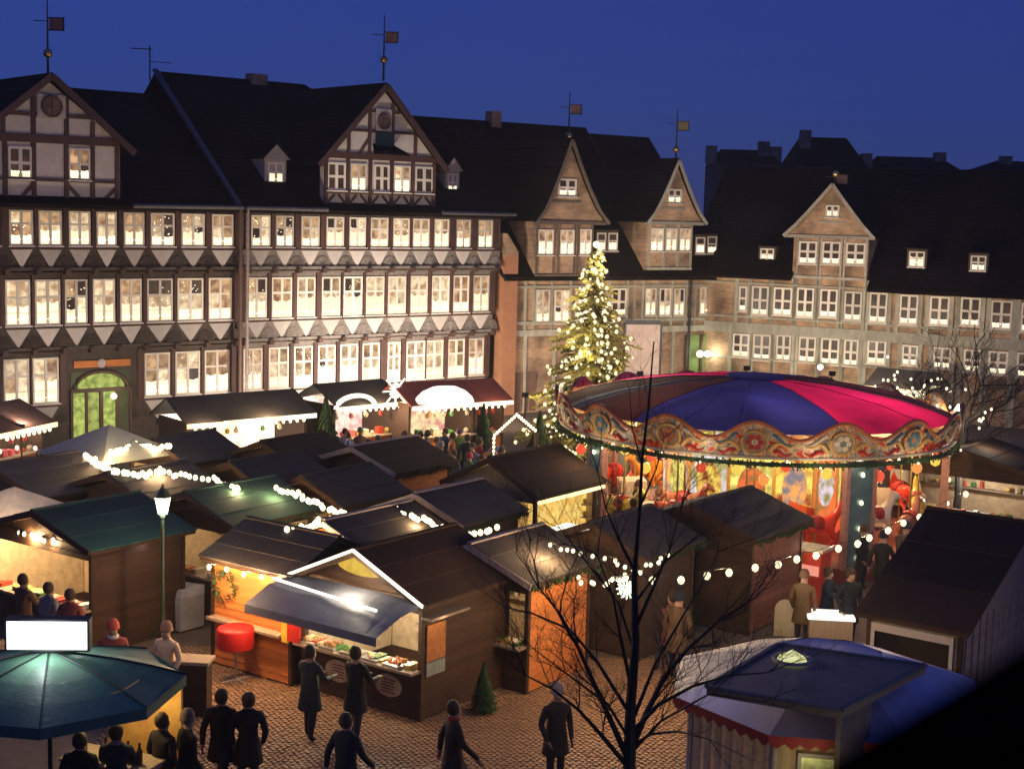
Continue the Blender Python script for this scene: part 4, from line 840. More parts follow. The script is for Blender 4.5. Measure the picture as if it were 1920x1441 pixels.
kiosk('orange-lit stall at the far left edge below the first windows', -20, 78, 865, (46, 48.6), watts=40, roofm=mat('dull_brown_red_roof', (0.16, 0.08, 0.06), 0.8), h1=1.9)
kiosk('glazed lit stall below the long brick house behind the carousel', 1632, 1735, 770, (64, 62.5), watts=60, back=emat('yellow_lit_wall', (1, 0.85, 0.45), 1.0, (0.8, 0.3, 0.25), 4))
o, c, an, w = K4
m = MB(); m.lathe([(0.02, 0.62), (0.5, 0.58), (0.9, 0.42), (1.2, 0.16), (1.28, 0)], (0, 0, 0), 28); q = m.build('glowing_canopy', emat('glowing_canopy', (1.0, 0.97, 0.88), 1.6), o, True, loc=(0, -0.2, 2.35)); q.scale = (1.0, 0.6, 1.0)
o, c, an, w = K3
m = MB()
for i in range(16):
    a = 2*pi*i/16; r_ = 0.62 if i % 2 == 0 else 0.3; m.beam((1.0, -0.6, 2.75), (1.0+r_*cos(a), -0.6, 2.75+r_*sin(a)), 0.05)
m.build('star_light', TUBE, o)
m = MB(); m.tube([(-0.9+0.9*cos(pi*i/14), -0.62, 2.25+0.45*sin(pi*i/14)) for i in range(15)], 0.09); m.build('arch_light', TUBE, o)
# house-shaped light outline stall beside the Christmas tree
g = DY(925, 835, 46.5); o = thing('light_arch', 'house-shaped gateway outlined in white bulbs left of the Christmas tree foot', 'light arch', (g.x, g.y, 0), radians(20))
prof = [(0, 0, 0), (0, 0, 2.25), (0.75, 0, 2.9), (1.5, 0, 2.3), (1.5, 0, 0)]
for a, b_ in zip(prof, prof[1:]): MB().beam(a, b_, 0.12).build('post' if a[0] == b_[0] else 'beam', WOODD, o)
for a, b_ in zip(prof[1:3], prof[2:4]):
    for k in range(9): inst('bulb', bulb_mesh(0.05, BULB), o, Vector(a).lerp(Vector(b_), k/9)+Vector((0, -0.1, 0.06)))
for k in range(8): inst('bulb', bulb_mesh(0.05, BULB), o, (-0.02, -0.1, 2.2-k*0.14))
lamp((g.x+0.7, g.y-0.5, 2.4), 40, (1, 0.85, 0.6), 0.1)
# ------------------------------------------------------------------ strings of lights
def S(label, pts, z=2.42, **k): return light_string(label, [G(px, py, z) for px, py in pts], **k)
S('dense white bulb string rising to the pale parasol tent', [(162, 852), (214, 886), (300, 884)], z=2.9, step=0.10, r=0.075, watts=9, wl=0.8)
S('second dense bulb string right of the pale parasol tent', [(205, 850), (250, 832), (318, 836)], z=2.8, step=0.10, r=0.075, watts=9, wl=0.8)
S('bulb string dropping from the dense strings towards the street lamp', [(300, 880), (345, 890), (400, 895), (446, 916)], z=2.9, step=0.15, r=0.062, watts=7)
S('bulbs along the orange stall at the left edge', [(0, 846), (32, 839), (66, 840), (90, 846)], step=0.42, r=0.06, watts=8)
S('bulb string between the brown-roofed hut and the green-black roof', [(520, 912), (560, 926), (602, 944), (648, 962), (600, 975), (538, 992)], z=2.9, step=0.15, r=0.062, watts=7)
S('bulb string along the navy hut in the middle of the square', [(684, 962), (745, 955), (800, 973), (868, 1001), (932, 988)], z=2.8, step=0.15, r=0.062, watts=7)
S('bulb string running to the white-lit counter below the yellow hut', [(950, 1006), (990, 1004), (1032, 1003)], step=0.28, r=0.04, watts=5)
S('tangled bulb string above the round-roofed hut', [(1035, 1018), (1090, 1036), (1150, 1046), (1184, 1066), (1140, 1090), (1085, 1082)], z=2.9, step=0.22, r=0.04, watts=8)
S('bulb string behind the bare tree leading to the reddish hut', [(1090, 1092), (1160, 1084), (1215, 1060), (1252, 1040)], z=2.9, step=0.25, r=0.04, watts=6)
S('bulbs along the eave of the wreath hut', [(392, 1062), (425, 1067), (457, 1076), (490, 1081), (523, 1085)], z=2.3, step=0.36, r=0.05, watts=12, wl=0.7, col=(1, 0.6, 0.28))
S('short bright string under the teal stall eave', [(26, 992), (60, 1003), (100, 1012)], z=2.3, step=0.2, r=0.05, watts=16, wl=0.6)
S('globe garland sweeping from the bare tree to the carousel', [(1223, 1088), (1277, 1087), (1326, 1079), (1367, 1073), (1416, 1064), (1459, 1058), (1494, 1048), (1530, 1041), (1572, 1028), (1608, 1019), (1630, 1008), (1665, 994), (1694, 980), (1724, 969), (1755, 956), (1811, 926)], z=2.9, step=1.6, r=0.07, mt=BULBG, watts=12, wl=1.4, sag=0.02, col=(1, 0.75, 0.45))
# green-white star
g = G(1175, 1104, 2.5); o = thing('star_light', 'greenish white star of lights hanging left of the bare tree trunk', 'star light', g)
m = MB()
for i in range(12):
    for j in range(3): a = 2*pi*i/12; e = (j-1)*0.8; m.beam((0, 0, 0), (0.2*cos(a)*cos(e), 0.2*sin(e), 0.2*sin(a)*cos(e)), 0.02)
m.build('rays', emat('green_white_light', (0.85, 1.0, 0.75), 2.2), o); MB().ball((0, 0, 0), 0.09, 10).build('core', TUBE, o); lamp(tuple(g+Vector((0, -0.15, 0))), 20, (0.85, 1, 0.75), 0.1)
# white lit counter between hut l and carousel
g = G(1030, 990, 2.5); o = thing('display_counter', 'narrow stand with white glowing flat roof right of the middle navy hut', 'counter', (g.x, g.y, 0), HA)
MB().bx(0, 1.25, 0, 0.7, 2.42, 2.52).build('canopy', emat('white_canopy', (1, 0.95, 0.84), 1.2), o); MB().bx(0.05, 1.2, 0.1, 0.6, 0.02, 0.95).build('base', WOODD, o)  # flat roof emits, so the lamplight on it is part of the material
for x in (0.05, 1.14): MB().bx(x, x+0.06, 0.1, 0.16, 0.95, 2.42).build('post', WOODD, o)
# ------------------------------------------------------------------ carousel
CC = Vector((7.25, 42.6, 0)); CRr = 5.8
K = thing('carousel', 'round fairground carousel with blue and magenta canopy and painted wavy cornice', 'carousel', CC)
cb = mat('blue_canvas', (0.016, 0.018, 0.16), 0.7, (0.012, 0.014, 0.11), 1.5, 0.3, 6); cmg = mat('magenta_canvas', (0.36, 0.010, 0.10), 0.6, (0.24, 0.007, 0.08), 1.5, 0.3, 6)
cmr = mat('maroon_canvas', (0.040, 0.012, 0.013), 0.8, (0.025, 0.008, 0.009), 1.5, 0.3, 6); cpu = mat('dark_purple_canvas', (0.035, 0.015, 0.03), 0.7, (0.025, 0.01, 0.02), 1.5, 0.3, 6)
for k, (a0, a1, mt) in enumerate([(-134, -104, cb), (-104, -74, cb), (-74, -48, cmg), (-48, -22, cmg), (-22, 8, cpu), (8, 38, cmr), (38, 68, cb), (68, 98, cb), (98, 128, cmg), (128, 158, cmg), (158, 190, cmr), (190, 199, mat('cream_canvas', (0.45, 0.34, 0.22), 0.7)), (199, 226, cmr)]):
    m = MB(); m.lathe([(0.85, 4.86), (2.4, 4.76), (4.2, 4.48), (5.2, 4.22), (5.7, 4.02)], (0, 0, 0), 6, radians(a0), radians(a1)); q = m.build('canopy_panel', mt, K)
for k in range(12):
    a = 2*pi*k/12+radians(16); MB().tube([(r_*cos(a), r_*sin(a), z+0.012) for r_, z in ((0.85, 4.86), (2.4, 4.76), (4.2, 4.48), (5.2, 4.22), (5.68, 4.03))], 0.009, n=4).build('canopy_seam', cb, K)
MB().lathe([(0.02, 4.98), (0.86, 4.93), (0.9, 4.80)], (0, 0, 0), 24).build('canopy_cap', cb, K)
def translucent(m, a=0.55):
    n = m.node_tree.nodes; l = m.node_tree.links; b = n['Principled BSDF']; src = b.inputs['Base Color'].links[0].from_socket
    t = n.new('ShaderNodeBsdfTranslucent'); hs = n.new('ShaderNodeHueSaturation'); hs.inputs['Value'].default_value = 1.6; l.new(src, hs.inputs['Color']); l.new(hs.outputs[0], t.inputs[0]); mx = n.new('ShaderNodeMixShader'); mx.inputs[0].default_value = a
    l.new(b.outputs[0], mx.inputs[1]); l.new(t.outputs[0], mx.inputs[2]); l.new(mx.outputs[0], n['Material Output'].inputs[0])
for m_ in (cb, cmg, cpu): translucent(m_)
translucent(cmr, 0.3)
CORN = bpy.data.materials.new('painted_cornice'); CORN.use_nodes = True
n = CORN.node_tree.nodes; l = CORN.node_tree.links; b = n['Principled BSDF']; b.inputs['Roughness'].default_value = 0.4
tc = n.new('ShaderNodeTexCoord'); vo = n.new('ShaderNodeTexNoise'); vo.inputs['Scale'].default_value = 1.6; vo.inputs['Detail'].default_value = 3; vo.inputs['Distortion'].default_value = 2.5; l.new(tc.outputs['Object'], vo.inputs[0])
cr = n.new('ShaderNodeValToRGB'); cr.color_ramp.interpolation = 'CONSTANT'; E = cr.color_ramp.elements
E[0].position = 0; E[0].color = (0.55, 0.03, 0.02, 1); E[1].position = 0.40; E[1].color = (0.62, 0.17, 0.04, 1)
for p, c_ in ((0.46, (0.62, 0.50, 0.32, 1)), (0.52, (0.50, 0.28, 0.10, 1)), (0.56, (0.10, 0.16, 0.20, 1)), (0.60, (0.55, 0.45, 0.30, 1)), (0.66, (0.42, 0.05, 0.03, 1))): e = E.new(p); e.color = c_
l.new(vo.outputs['Fac'], cr.inputs[0]); l.new(cr.outputs[0], b.inputs['Base Color'])
RIM = mat('orange_rim_paint', (0.62, 0.20, 0.07), 0.5); MED = mat('medallion_paint', (0.50, 0.30, 0.18), 0.5, (0.10, 0.14, 0.12), 4); GOLDP = mat('gold_scroll_paint', (0.70, 0.42, 0.12), 0.4); CREAMP = mat('cream_scroll_paint', (0.7, 0.6, 0.42), 0.5); TEALP = mat('teal_scroll_paint', (0.10, 0.22, 0.24), 0.5); REDP = mat('red_scroll_paint', (0.55, 0.04, 0.03), 0.5)
st = 22.5; a_c = -90-9.2
zt_ = lambda u: 4.12+0.24*cos(2*pi*u)    # u in [-.5,.5] over the board, crest in the middle
for k in range(16):
    ac = radians(a_c+k*st); m = MB(); N = 12; vs_ = []
    for i in range(N+1):
        u = -0.5+i/N; a = ac+u*radians(st); r_ = CRr
        for rr_, z in ((r_-0.06, 3.36), (r_+0.10, zt_(u))): vs_.append((rr_*cos(a), rr_*sin(a), z))
    for i in range(N+1):
        u = -0.5+i/N; a = ac+u*radians(st)
        for rr_, z in ((CRr-0.10, 3.36), (CRr+0.06, zt_(u))): vs_.append((rr_*cos(a), rr_*sin(a), z))
    f = 2*(N+1); fs = []
    for i in range(N):
        j = 2*i; fs += [(j, j+2, j+3, j+1), (f+j, f+j+1, f+j+3, f+j+2), (j+1, j+3, f+j+3, f+j+1), (j, f+j, f+j+2, j+2)]
    m.add(vs_, fs); bo = m.build('cornice_board', CORN, K)
    P3 = lambda u, z, o_=0.02: ((CRr+o_-0.06+0.16*(z-3.36)/0.8)*cos(ac+u*radians(st)), (CRr+o_-0.06+0.16*(z-3.36)/0.8)*sin(ac+u*radians(st)), z)
    MB().tube([P3(-0.5+i/14, zt_(-0.5+i/14), 0.02) for i in range(15)], 0.055).build('edge_moulding', RIM, bo)
    MB().tube([P3(-0.5+i/10, 3.40, 0.03) for i in range(11)], 0.04).build('edge_moulding', CREAMP, bo)
    m = MB(); pts_ = [P3(0.145*cos(2*pi*i/18), 3.82+0.30*sin(2*pi*i/18), 0.05) for i in range(18)]; m.add(pts_+[P3(0, 3.82, 0.09)], [(i, (i+1) % 18, 18) for i in range(18)]); m.build('medallion', MED, bo)
    MB().tube(pts_+[pts_[0]], 0.035).build('medallion_ring', GOLDP, bo)
    for e in range(7):
        aa = 2*pi*e/6; cx_, cz_ = (0, 0) if e == 6 else (0.07*cos(aa), 0.15*sin(aa)); q5 = [P3(cx_+0.035*cos(2*pi*i/8), 3.82+cz_+0.075*sin(2*pi*i/8), 0.085) for i in range(8)]
        MB().add(q5, [tuple(range(8))]).build('petal', [REDP, CREAMP, TEALP, RIM][(k+(e == 6)) % 4], bo)
    for sg in (-1, 1):
        MB().tube([P3(sg*(0.17+0.30*t), 3.60+0.30*t+0.12*sin(t*6), 0.05) for t in [i/10 for i in range(11)]], 0.06, 0.02).build('scroll', GOLDP, bo)
        MB().tube([P3(sg*(0.20+0.24*t), 3.98-0.22*t+0.06*cos(t*5), 0.05) for t in [i/10 for i in range(11)]], 0.05, 0.015).build('scroll', CREAMP if k % 2 else TEALP, bo)
        MB().tube([P3(sg*(0.22+0.20*t), 3.56-0.04*t+0.05*sin(t*7), 0.05) for t in [i/10 for i in range(11)]], 0.055, 0.02).build('scroll', REDP, bo)
# fir garland below the cornice
m = MB(); rr = random.Random(11)
for i in range(1500):
    a = rr.uniform(0, 2*pi); e = rr.uniform(0, 2*pi); r_ = CRr+0.02; p = Vector((r_*cos(a), r_*sin(a), 3.24)); q = p+Vector((cos(a)*cos(e), sin(a)*cos(e), sin(e)))*rr.uniform(0.06, 0.14)+Vector((rr.uniform(-.1, .1), rr.uniform(-.1, .1), 0)); m.beam(p, q, 0.035, 0.02)
m.tube([(CRr*cos(2*pi*i/64)+0, CRr*sin(2*pi*i/64), 3.24) for i in range(65)], 0.06); m.build('fir_garland', mat('fir_green', (0.035, 0.075, 0.025), 0.8), K)
MB().lathe([(CRr-0.3, 0.02), (CRr-0.3, 0.42), (CRr-0.45, 0.5), (0.3, 0.5)], (0, 0, 0), 48).build('platform', mat('red_platform_paint', (0.42, 0.10, 0.06), 0.5), K)
for k in range(16):
    a = 2*pi*k/16; MB().beam((0.5*cos(a), 0.5*sin(a), 3.55), ((CRr-0.1)*cos(a), (CRr-0.1)*sin(a), 3.40), 0.08, 0.12).build('rafter', mat('cream_ceiling', (0.6, 0.42, 0.25), 0.6), K)
for k in range(6): a = 2*pi*k/6-0.6; lamp((CC.x+3.2*cos(a), CC.y+3.2*sin(a), 3.75), 42, (1, 0.8, 0.62), 0.2)
for k in range(12):
    a = 2*pi*k/12+0.13; e = Vector((cos(a), sin(a), 0)); inst('bulb', bulb_mesh(0.03, BULB), K, e*(CRr+0.16)+Vector((0, 0, 3.2)))
    if sin(a) < 0.4: lamp(tuple(CC+e*(CRr+0.7)+Vector((0, 0, 3.2))), 22, (1, 0.82, 0.6), 0.06)
# centre drum; panels and paintings glow themselves, lamplight put into their colour
art = [(1.0, 0.72, 0.12), (0.95, 0.16, 0.04), (1.0, 0.42, 0.10), (0.75, 0.66, 0.75), (0.95, 0.85, 0.2)]
for k in range(13):
    a = 2*pi*k/13+0.2; mt = emat('lit_painted_panel_%s' % 'abcde'[k % 5], art[k % 5], 1.25, tuple(c*0.35 for c in art[(k+1) % 5]), 2.5)
    q = MB().bx(-0.62, 0.62, -0.03, 0.03, 0.52, 3.4).build('drum_panel', mt, K, loc=(2.55*cos(a), 2.55*sin(a), 0), rz=a+pi/2)
    MB().slab([(0.40*cos(2*pi*i/16), -0.06, 2.0+0.62*sin(2*pi*i/16)) for i in range(16)], (0, 0.03, 0)).build('painting', emat('lit_painting_%s' % 'abcde'[k % 5], art[(k+2) % 5], 1.1, tuple(c*0.3 for c in art[(k+3) % 5]), 4), q)
    MB().cyl((0.62, 0, 0.52), (0.62, 0, 3.4), 0.06, n=8).build('pilaster', GOLDP, q)
# riding horses and cars
def horse_mesh(mt):
    V = [((0, 0, 1.0), .20), ((0.35, 0, 1.02), .19), ((-0.35, 0, 1.03), .20), ((0.58, 0, 1.25), .13), ((0.72, 0, 1.5), .09), ((0.88, 0, 1.48), .075), ((1.02, 0, 1.36), .05)]
    E_ = [(0, 1), (0, 2), (1, 3), (3, 4), (4, 5), (5, 6)]
    def leg(b, pts):
        i = b
        for p, r in pts: V.append((p, r)); E_.append((i, len(V)-1)); i = len(V)-1
    leg(1, [((0.42, .12, .85), .10), ((0.66, .12, .72), .06), ((0.55, .12, .48), .035), ((0.6, .12, .42), .035)])
    leg(1, [((0.40, -.12, .85), .10), ((0.52, -.12, .6), .06), ((0.34, -.12, .42), .035), ((0.3, -.12, .36), .035)])
    leg(2, [((-0.45, .12, .85), .12), ((-0.30, .12, .66), .07), ((-0.58, .12, .5), .045), ((-0.55, .12, .28), .035)])
    leg(2, [((-0.45, -.12, .85), .12), ((-0.36, -.12, .62), .07), ((-0.66, -.12, .46), .045), ((-0.72, -.12, .26), .035)])
    leg(2, [((-0.6, 0, 1.1), .05), ((-0.75, 0, .95), .06), ((-0.78, 0, .7), .03)])
    leg(4, [((0.68, .04, 1.62), .02)])
    return skin('horse', V, E_, mt, 1)
def skin(name, V, E_, mt, sub=1, root=0):
    me = bpy.data.meshes.new(name); me.from_pydata([v for v, r in V], E_, []); ob = bpy.data.objects.new(name, me); C.objects.link(ob)
    md = ob.modifiers.new('s', 'SKIN'); 
    for i, (v, r) in enumerate(V): me.skin_vertices[0].data[i].radius = (r, r); me.skin_vertices[0].data[i].use_root = (i == root)
    ms = ob.modifiers.new('u', 'SUBSURF'); ms.levels = sub; ms.render_levels = sub
    dg = bpy.context.evaluated_depsgraph_get(); nm = bpy.data.meshes.new_from_object(ob.evaluated_get(dg)); bpy.data.objects.remove(ob); bpy.data.meshes.remove(me)
    nm.materials.clear()
    for m_ in (mt if isinstance(mt, list) else [mt]): nm.materials.append(m_)
    for p in nm.polygons: p.use_smooth = True
    nm.name = name; return nm
PAINT = mat('glossy_paint', (1, 1, 1), 0.3, (0.8, 0.8, 0.8), 6, objcol=True)
hm = horse_mesh(PAINT); sad = MB().lathe([(0.23, -0.18), (0.25, 0), (0.23, 0.18)], (0, 0, 0), 12).mesh('saddle', REDP); polem = MB().cyl((0, 0, 0.5), (0, 0, 3.42), 0.03, n=8).mesh('brass_pole', GOLD)
cl_ = [(0.85, 0.7, 0.5, 1), (0.85, 0.06, 0.03, 1), (0.95, 0.4, 0.05, 1), (0.75, 0.12, 0.05, 1), (0.95, 0.7, 0.1, 1), (0.4, 0.14, 0.08, 1)]
for ring, (R_, N) in enumerate(((3.55, 11), (4.85, 16))):
    for k in range(N):
        a = 2*pi*k/N+ring*0.2; z = 0.22*sin(k*2.1); c_ = cl_[(k*5+ring) % 6]
        if ring == 0 and k % 3 == 0:       # open ride car
            m = MB(); m.bx(-0.75, 0.75, -0.4, 0.4, 0.1, 0.5); m.slab([(-0.8, -0.42, 0.5), (-0.3, -0.42, 0.5), (-0.55, -0.42, 1.2), (-0.85, -0.42, 1.3)], (0, 0.84, 0)); m.slab([(0.8, -0.42, 0.5), (0.2, -0.42, 0.5), (0.6, -0.42, 0.85), (0.95, -0.42, 0.75)], (0, 0.84, 0))
            q = m.build('ride_car', PAINT, K, loc=(R_*cos(a), R_*sin(a), 0.5), rz=a+pi/2); q.color = c_
            for e in (-0.5, 0.5): MB().cyl((e, -0.46, 0.16), (e, -0.4, 0.16), 0.15, n=12).build('wheel', GOLDP, q)
        else:
            q = inst('horse', hm, K, (R_*cos(a), R_*sin(a), 0.45+z), a+pi/2); q.color = c_; inst('saddle', sad, q, (0, 0, 1.02)).rotation_euler = (0, radians(90), 0)
            inst('brass_pole', polem, q, (0, 0, -0.45-z))
for k in range(40):
    a = 2*pi*k/40+0.05; c_ = [(1, 0.1, 0.04), (1, 0.7, 0.1), (1, 0.35, 0.08)][k % 3]; R_ = 5.3 if k % 2 else 4.2
    MB().lathe([(0.02, 0.16), (0.12, 0.10), (0.15, 0), (0.12, -0.10), (0.02, -0.16)], (0, 0, 0), 10).build('lantern', emat('lantern_%s' % 'abc'[k % 3], c_, 0.95), K, True, loc=(R_*cos(a), R_*sin(a), 2.85+0.12*sin(k*1.7)))  # lanterns added for more red and yellow glow under the canopy
# booth with mirrored panels and outer posts
for phi, w in ((21, 0.36), (-60, 0.3), (75, 0.3), (140, 0.3), (220, 0.3)):
    a = radians(-90+phi); q = MB().bx(-w, w, -0.06, 0.06, 0.4, 3.3).build('mirror_panel', mat('mirror_blue', (0.20, 0.34, 0.36), 0.2, (0.14, 0.22, 0.26), 3, metal=0.4), K, loc=((CRr-0.25)*cos(a), (CRr-0.25)*sin(a), 0), rz=a+pi/2)
    for sx in (-1, 1): MB().bx(sx*(w+0.05)-0.06, sx*(w+0.05)+0.06, -0.1, 0.1, 0.4, 3.3).build('panel_frame', mat('pink_frame_paint', (0.45, 0.22, 0.18), 0.4), q)
    for z in (0.7, 1.5, 2.2, 2.95): inst('bulb', bulb_mesh(0.06, BULB), q, (0.0, -0.12, z))
for k in range(20):
    a = 2*pi*k/20; inst('bulb', bulb_mesh(0.05, BULB), K, ((CRr-0.35)*cos(a), (CRr-0.35)*sin(a), 3.22))
for k in range(7): a = 2*pi*k/7+0.3; lamp((CC.x+4.2*cos(a), CC.y+4.2*sin(a), 3.1), 190, (1, 0.72, 0.38), 0.12)
# red ticket box in front
g = G(1525, 1040, 1.2); o = thing('ticket_booth', 'small red lit box beside the mirrored column of the carousel', 'booth', (g.x, g.y, 0), HA)
MB().bx(-0.35, 0.35, -0.3, 0.3, 0, 1.35).build('body', mat('red_box_paint', (0.6, 0.06, 0.04), 0.5), o); MB().bx(-0.3, 0.3, -0.32, -0.3, 0.75, 1.0).build('lit_panel', emat('red_pink_panel', (1, 0.35, 0.25), 0.9), o); MB().bx(-0.4, 0.4, -0.35, 0.35, 1.35, 1.42).build('lid', CREAMP, o)
lamp((g.x-0.3, g.y-0.8, 1.6), 15, (1, .7, .45), .1)
# ------------------------------------------------------------------ Christmas tree
TG = G(1097, 862, 0.0); TG.y = 51.5; q = DY(1100, 800, 51.5); TG = Vector((q.x+0.12, 51.5, 0)); HT = DY(1110, 458, 51.5).z-0.1
T = thing('christmas_tree', 'tall conical Christmas tree covered in warm bulbs beside the carousel', 'christmas tree', TG)
MB().cyl((0, 0, 0), (0, 0, HT-0.1), 0.2, 0.02, 10).build('trunk', mat('bark', (0.06, 0.04, 0.03), 0.9), T)
rr = random.Random(21); m = MB(); tips = []
zb0 = 1.0
def rad(z): t = (HT-z)/(HT-zb0); return 2.6*(t**0.82)
z = zb0
while z < HT-0.15:
    n_ = max(4, int(15*((HT-z)/(HT-zb0))**0.7)); 
    for k in range(n_):
        a = rr.uniform(0, 2*pi); R_ = rad(z)*rr.uniform(0.72, 1.12)*(1+0.12*sin(z*4)); zz = z+rr.uniform(-.12, .12)
        d_ = Vector((cos(a), sin(a), 0)); p0 = Vector((0, 0, zz+0.15)); p1 = d_*R_*0.6+Vector((0, 0, zz-0.02)); p2 = d_*R_+Vector((0, 0, zz-R_*0.12))
        m.tube([p0, p1, p2], 0.03, 0.008, 4)
        ns_ = max(6, int(R_*16))
        for j in range(ns_):
            t = (j+1)/ns_; b_ = p0.lerp(p1, min(1, t*1.7)) if t < 0.6 else p1.lerp(p2, (t-0.6)/0.4); side = d_.cross(Vector((0, 0, 1)))
            for sg in (-1, 1):
                e = b_+side*sg*rr.uniform(.10, .24)*(1.15-t*0.6)+d_*rr.uniform(.02, .14)+Vector((0, 0, rr.uniform(-.12, .06))); mid = (b_+e)/2; w_ = Vector((0, 0, 0.045)); m.add([b_-w_*0.6, e-w_*0.3, e+w_*0.5, b_+w_], [(0, 1, 2, 3)])
                w_ = d_*0.045; m.add([b_-w_, e, b_+w_], [(0, 1, 2)])
        tips.append(p2); tips.append(p1+Vector((0, 0, 0.05)))
    z += 0.165
m.build('crown', mat('tree_needles', (0.19, 0.15, 0.035), 0.8, (0.10, 0.09, 0.02), 4), T)
rr.shuffle(tips)
cam_side = sorted(tips, key=lambda p: p.y)
for p in (tips if len(tips) < 300 else rr.sample(cam_side[:int(len(tips)*0.6)], 250)+rr.sample(cam_side[int(len(tips)*0.6):], 45)):
    r_ = hypot(p.x, p.y); e = p*1.0; e.z = p.z+0.05; inst('bulb', bulb_mesh(0.068, BULBT), T, e)
m = MB()
for _ in range(330):
    p = rr.choice(tips); t = rr.uniform(.55, 1.05); m.ball((p.x*t+rr.uniform(-.1, .1), p.y*t+rr.uniform(-.1, .1), p.z+rr.uniform(-.12, .12)), 0.045, 5)
m.build('small_bulbs', BULBT, T, kind='stuff')
MB().ball((0, 0, HT+0.1), 0.12, 8).build('tree_top_light', BULB, T)
for k in range(9):
    z = 1.6+k*(HT-2.2)/8; a = -pi/2+1.1*sin(k*2.4); R_ = rad(z)+0.35; lamp((TG.x+R_*cos(a), TG.y+R_*sin(a), z), 190, (1, 0.85, 0.5), 0.15)
# ------------------------------------------------------------------ foreground octagonal kiosk
TCp = Vector((5.05, 21.75, 0)); KT = thing('octagonal_kiosk', 'octagonal food kiosk with blue and pale canopy, red scalloped valance and flat roof slab', 'kiosk', TCp)
BLC = mat('blue_canopy_cloth', (0.66, 0.58, 0.66), 0.5, (0.50, 0.45, 0.52), 2, 0.2, 10); PALEC = mat('pale_canopy_cloth', (0.62, 0.50, 0.42), 0.6, (0.28, 0.25, 0.23), 4, 0.3, 16); RV = mat('red_valance', (0.34, 0.02, 0.025), 0.6); SLABM = mat('grey_felt_slab', (0.36, 0.25, 0.16), 0.5, (0.24, 0.17, 0.11), 2, 0.3, 30)
RO = 2.55
a0_ = radians(22.5-8)
oc = [(RO*cos(a0_+k*pi/4), RO*sin(a0_+k*pi/4)) for k in range(8)]
for k in range(8):
    (xa_, ya_), (xb_, yb_) = oc[k], oc[(k+1) % 8]; am_ = a0_+(k+0.5)*pi/4
    pale = cos(am_) < -0.2 and sin(am_) > -0.5
    MB().add([(xa_, ya_, 2.35), (xb_, yb_, 2.35), (xb_*0.35, yb_*0.35, 2.88), (xa_*0.35, ya_*0.35, 2.88)], [(0, 1, 2, 3)]).build('canopy_panel', PALEC if pale else BLC, KT)
    m = MB(); N = 9
    for i in range(N):
        p = Vector((xa_, ya_, 0)).lerp(Vector((xb_, yb_, 0)), i/N)*1.004; q = Vector((xa_, ya_, 0)).lerp(Vector((xb_, yb_, 0)), (i+1)/N)*1.004; md = (p+q)/2
        m.add([p+Vector((0, 0, 2.36)), q+Vector((0, 0, 2.36)), q+Vector((0, 0, 2.25)), md+Vector((0, 0, 2.17)), p+Vector((0, 0, 2.25))], [(0, 1, 2, 3, 4)])
    m.build('valance', RV, KT)
    MB().lathe([(0.01, 2.90), (RO*0.36, 2.87)], (0, 0, 0), 8).build('canopy_cap', BLC, KT) if k == 0 else None
    # fabric wall with folds; lit glazed hatch in two sides
    m = MB(); N = 16
    for i in range(N):
        p = Vector((xa_, ya_, 0)).lerp(Vector((xb_, yb_, 0)), i/N)*(0.88+0.012*(i % 2)); q = Vector((xa_, ya_, 0)).lerp(Vector((xb_, yb_, 0)), (i+1)/N)*(0.88+0.012*((i+1) % 2))
        m.add([p, q, q+Vector((0, 0, 2.38)), p+Vector((0, 0, 2.38))], [(0, 1, 2, 3)])
    m.build('fabric_wall', mat('beige_tent_cloth', (0.60, 0.40, 0.22), 0.8, (0.42, 0.27, 0.15), 6, stretch=(1, 1, 0.3)) if not (sin(am_) < -0.3 and cos(am_) > -0.1) else mat('lit_yellow_cloth', (0.60, 0.46, 0.12), 0.8), KT)  # front sides get a lit copy of the cloth, yellow light in its colour
    MB().cyl((xa_*0.89, ya_*0.89, 0), (xa_*0.89, ya_*0.89, 2.4), 0.04, n=8).build('tent_pole', VERGE, KT)
sl = [G(1325, 1292, 3.0), G(1578, 1336, 3.0), G(1735, 1252, 3.0), G(1460, 1212, 3.0)]; sl = [p-TCp for p in sl]
MB().slab([(p.x, p.y, 2.92) for p in sl], (0, 0, 0.12)).build('roof_slab', SLABM, KT)
for i in range(4):
    p, q = sl[i], sl[(i+1) % 4]; MB().beam((p.x, p.y, 3.045), (q.x, q.y, 3.045), 0.07, 0.05).build('slab_rim', mat('grey_metal_edge', (0.16, 0.15, 0.15), 0.5), KT)
c4 = sum(sl, Vector())/4
v_ = (sl[2]-sl[1]).normalized(); cwp = [sl[1]+v_*0.04+Vector((0, 0.05, 0)), sl[1]+v_*0.95+Vector((0, 0.05, 0))]
MB().slab([(cwp[0].x, cwp[0].y, 0), (cwp[1].x, cwp[1].y, 0), (cwp[1].x, cwp[1].y, 2.91), (cwp[0].x, cwp[0].y, 2.91)], (-0.06, 0.05, 0)).build('core_wall', mat('taupe_boards', (0.22, 0.16, 0.15), 0.7), KT)
g = G(1485, 1238, 3.05)-TCp
q = MB().lathe([(0.01, 0.16), (0.12, 0.09), (0.20, 0.04), (0.22, 0.0)], (0, 0, 0), 20).build('skylight_dome', emat('green_lit_dome', (0.95, 0.95, 0.50), 0.85, (0.42, 0.46, 0.10), 6), KT, True, loc=(g.x, g.y, 3.06))
MB().lathe([(0.30, 0), (0.30, 0.04), (0.26, 0.04)], (0, 0, 0), 20).build('dome_ring', CREAMP, q)
wn0 = G(1390, 1432, 1.9); am_ = atan2(-1, -0.35)
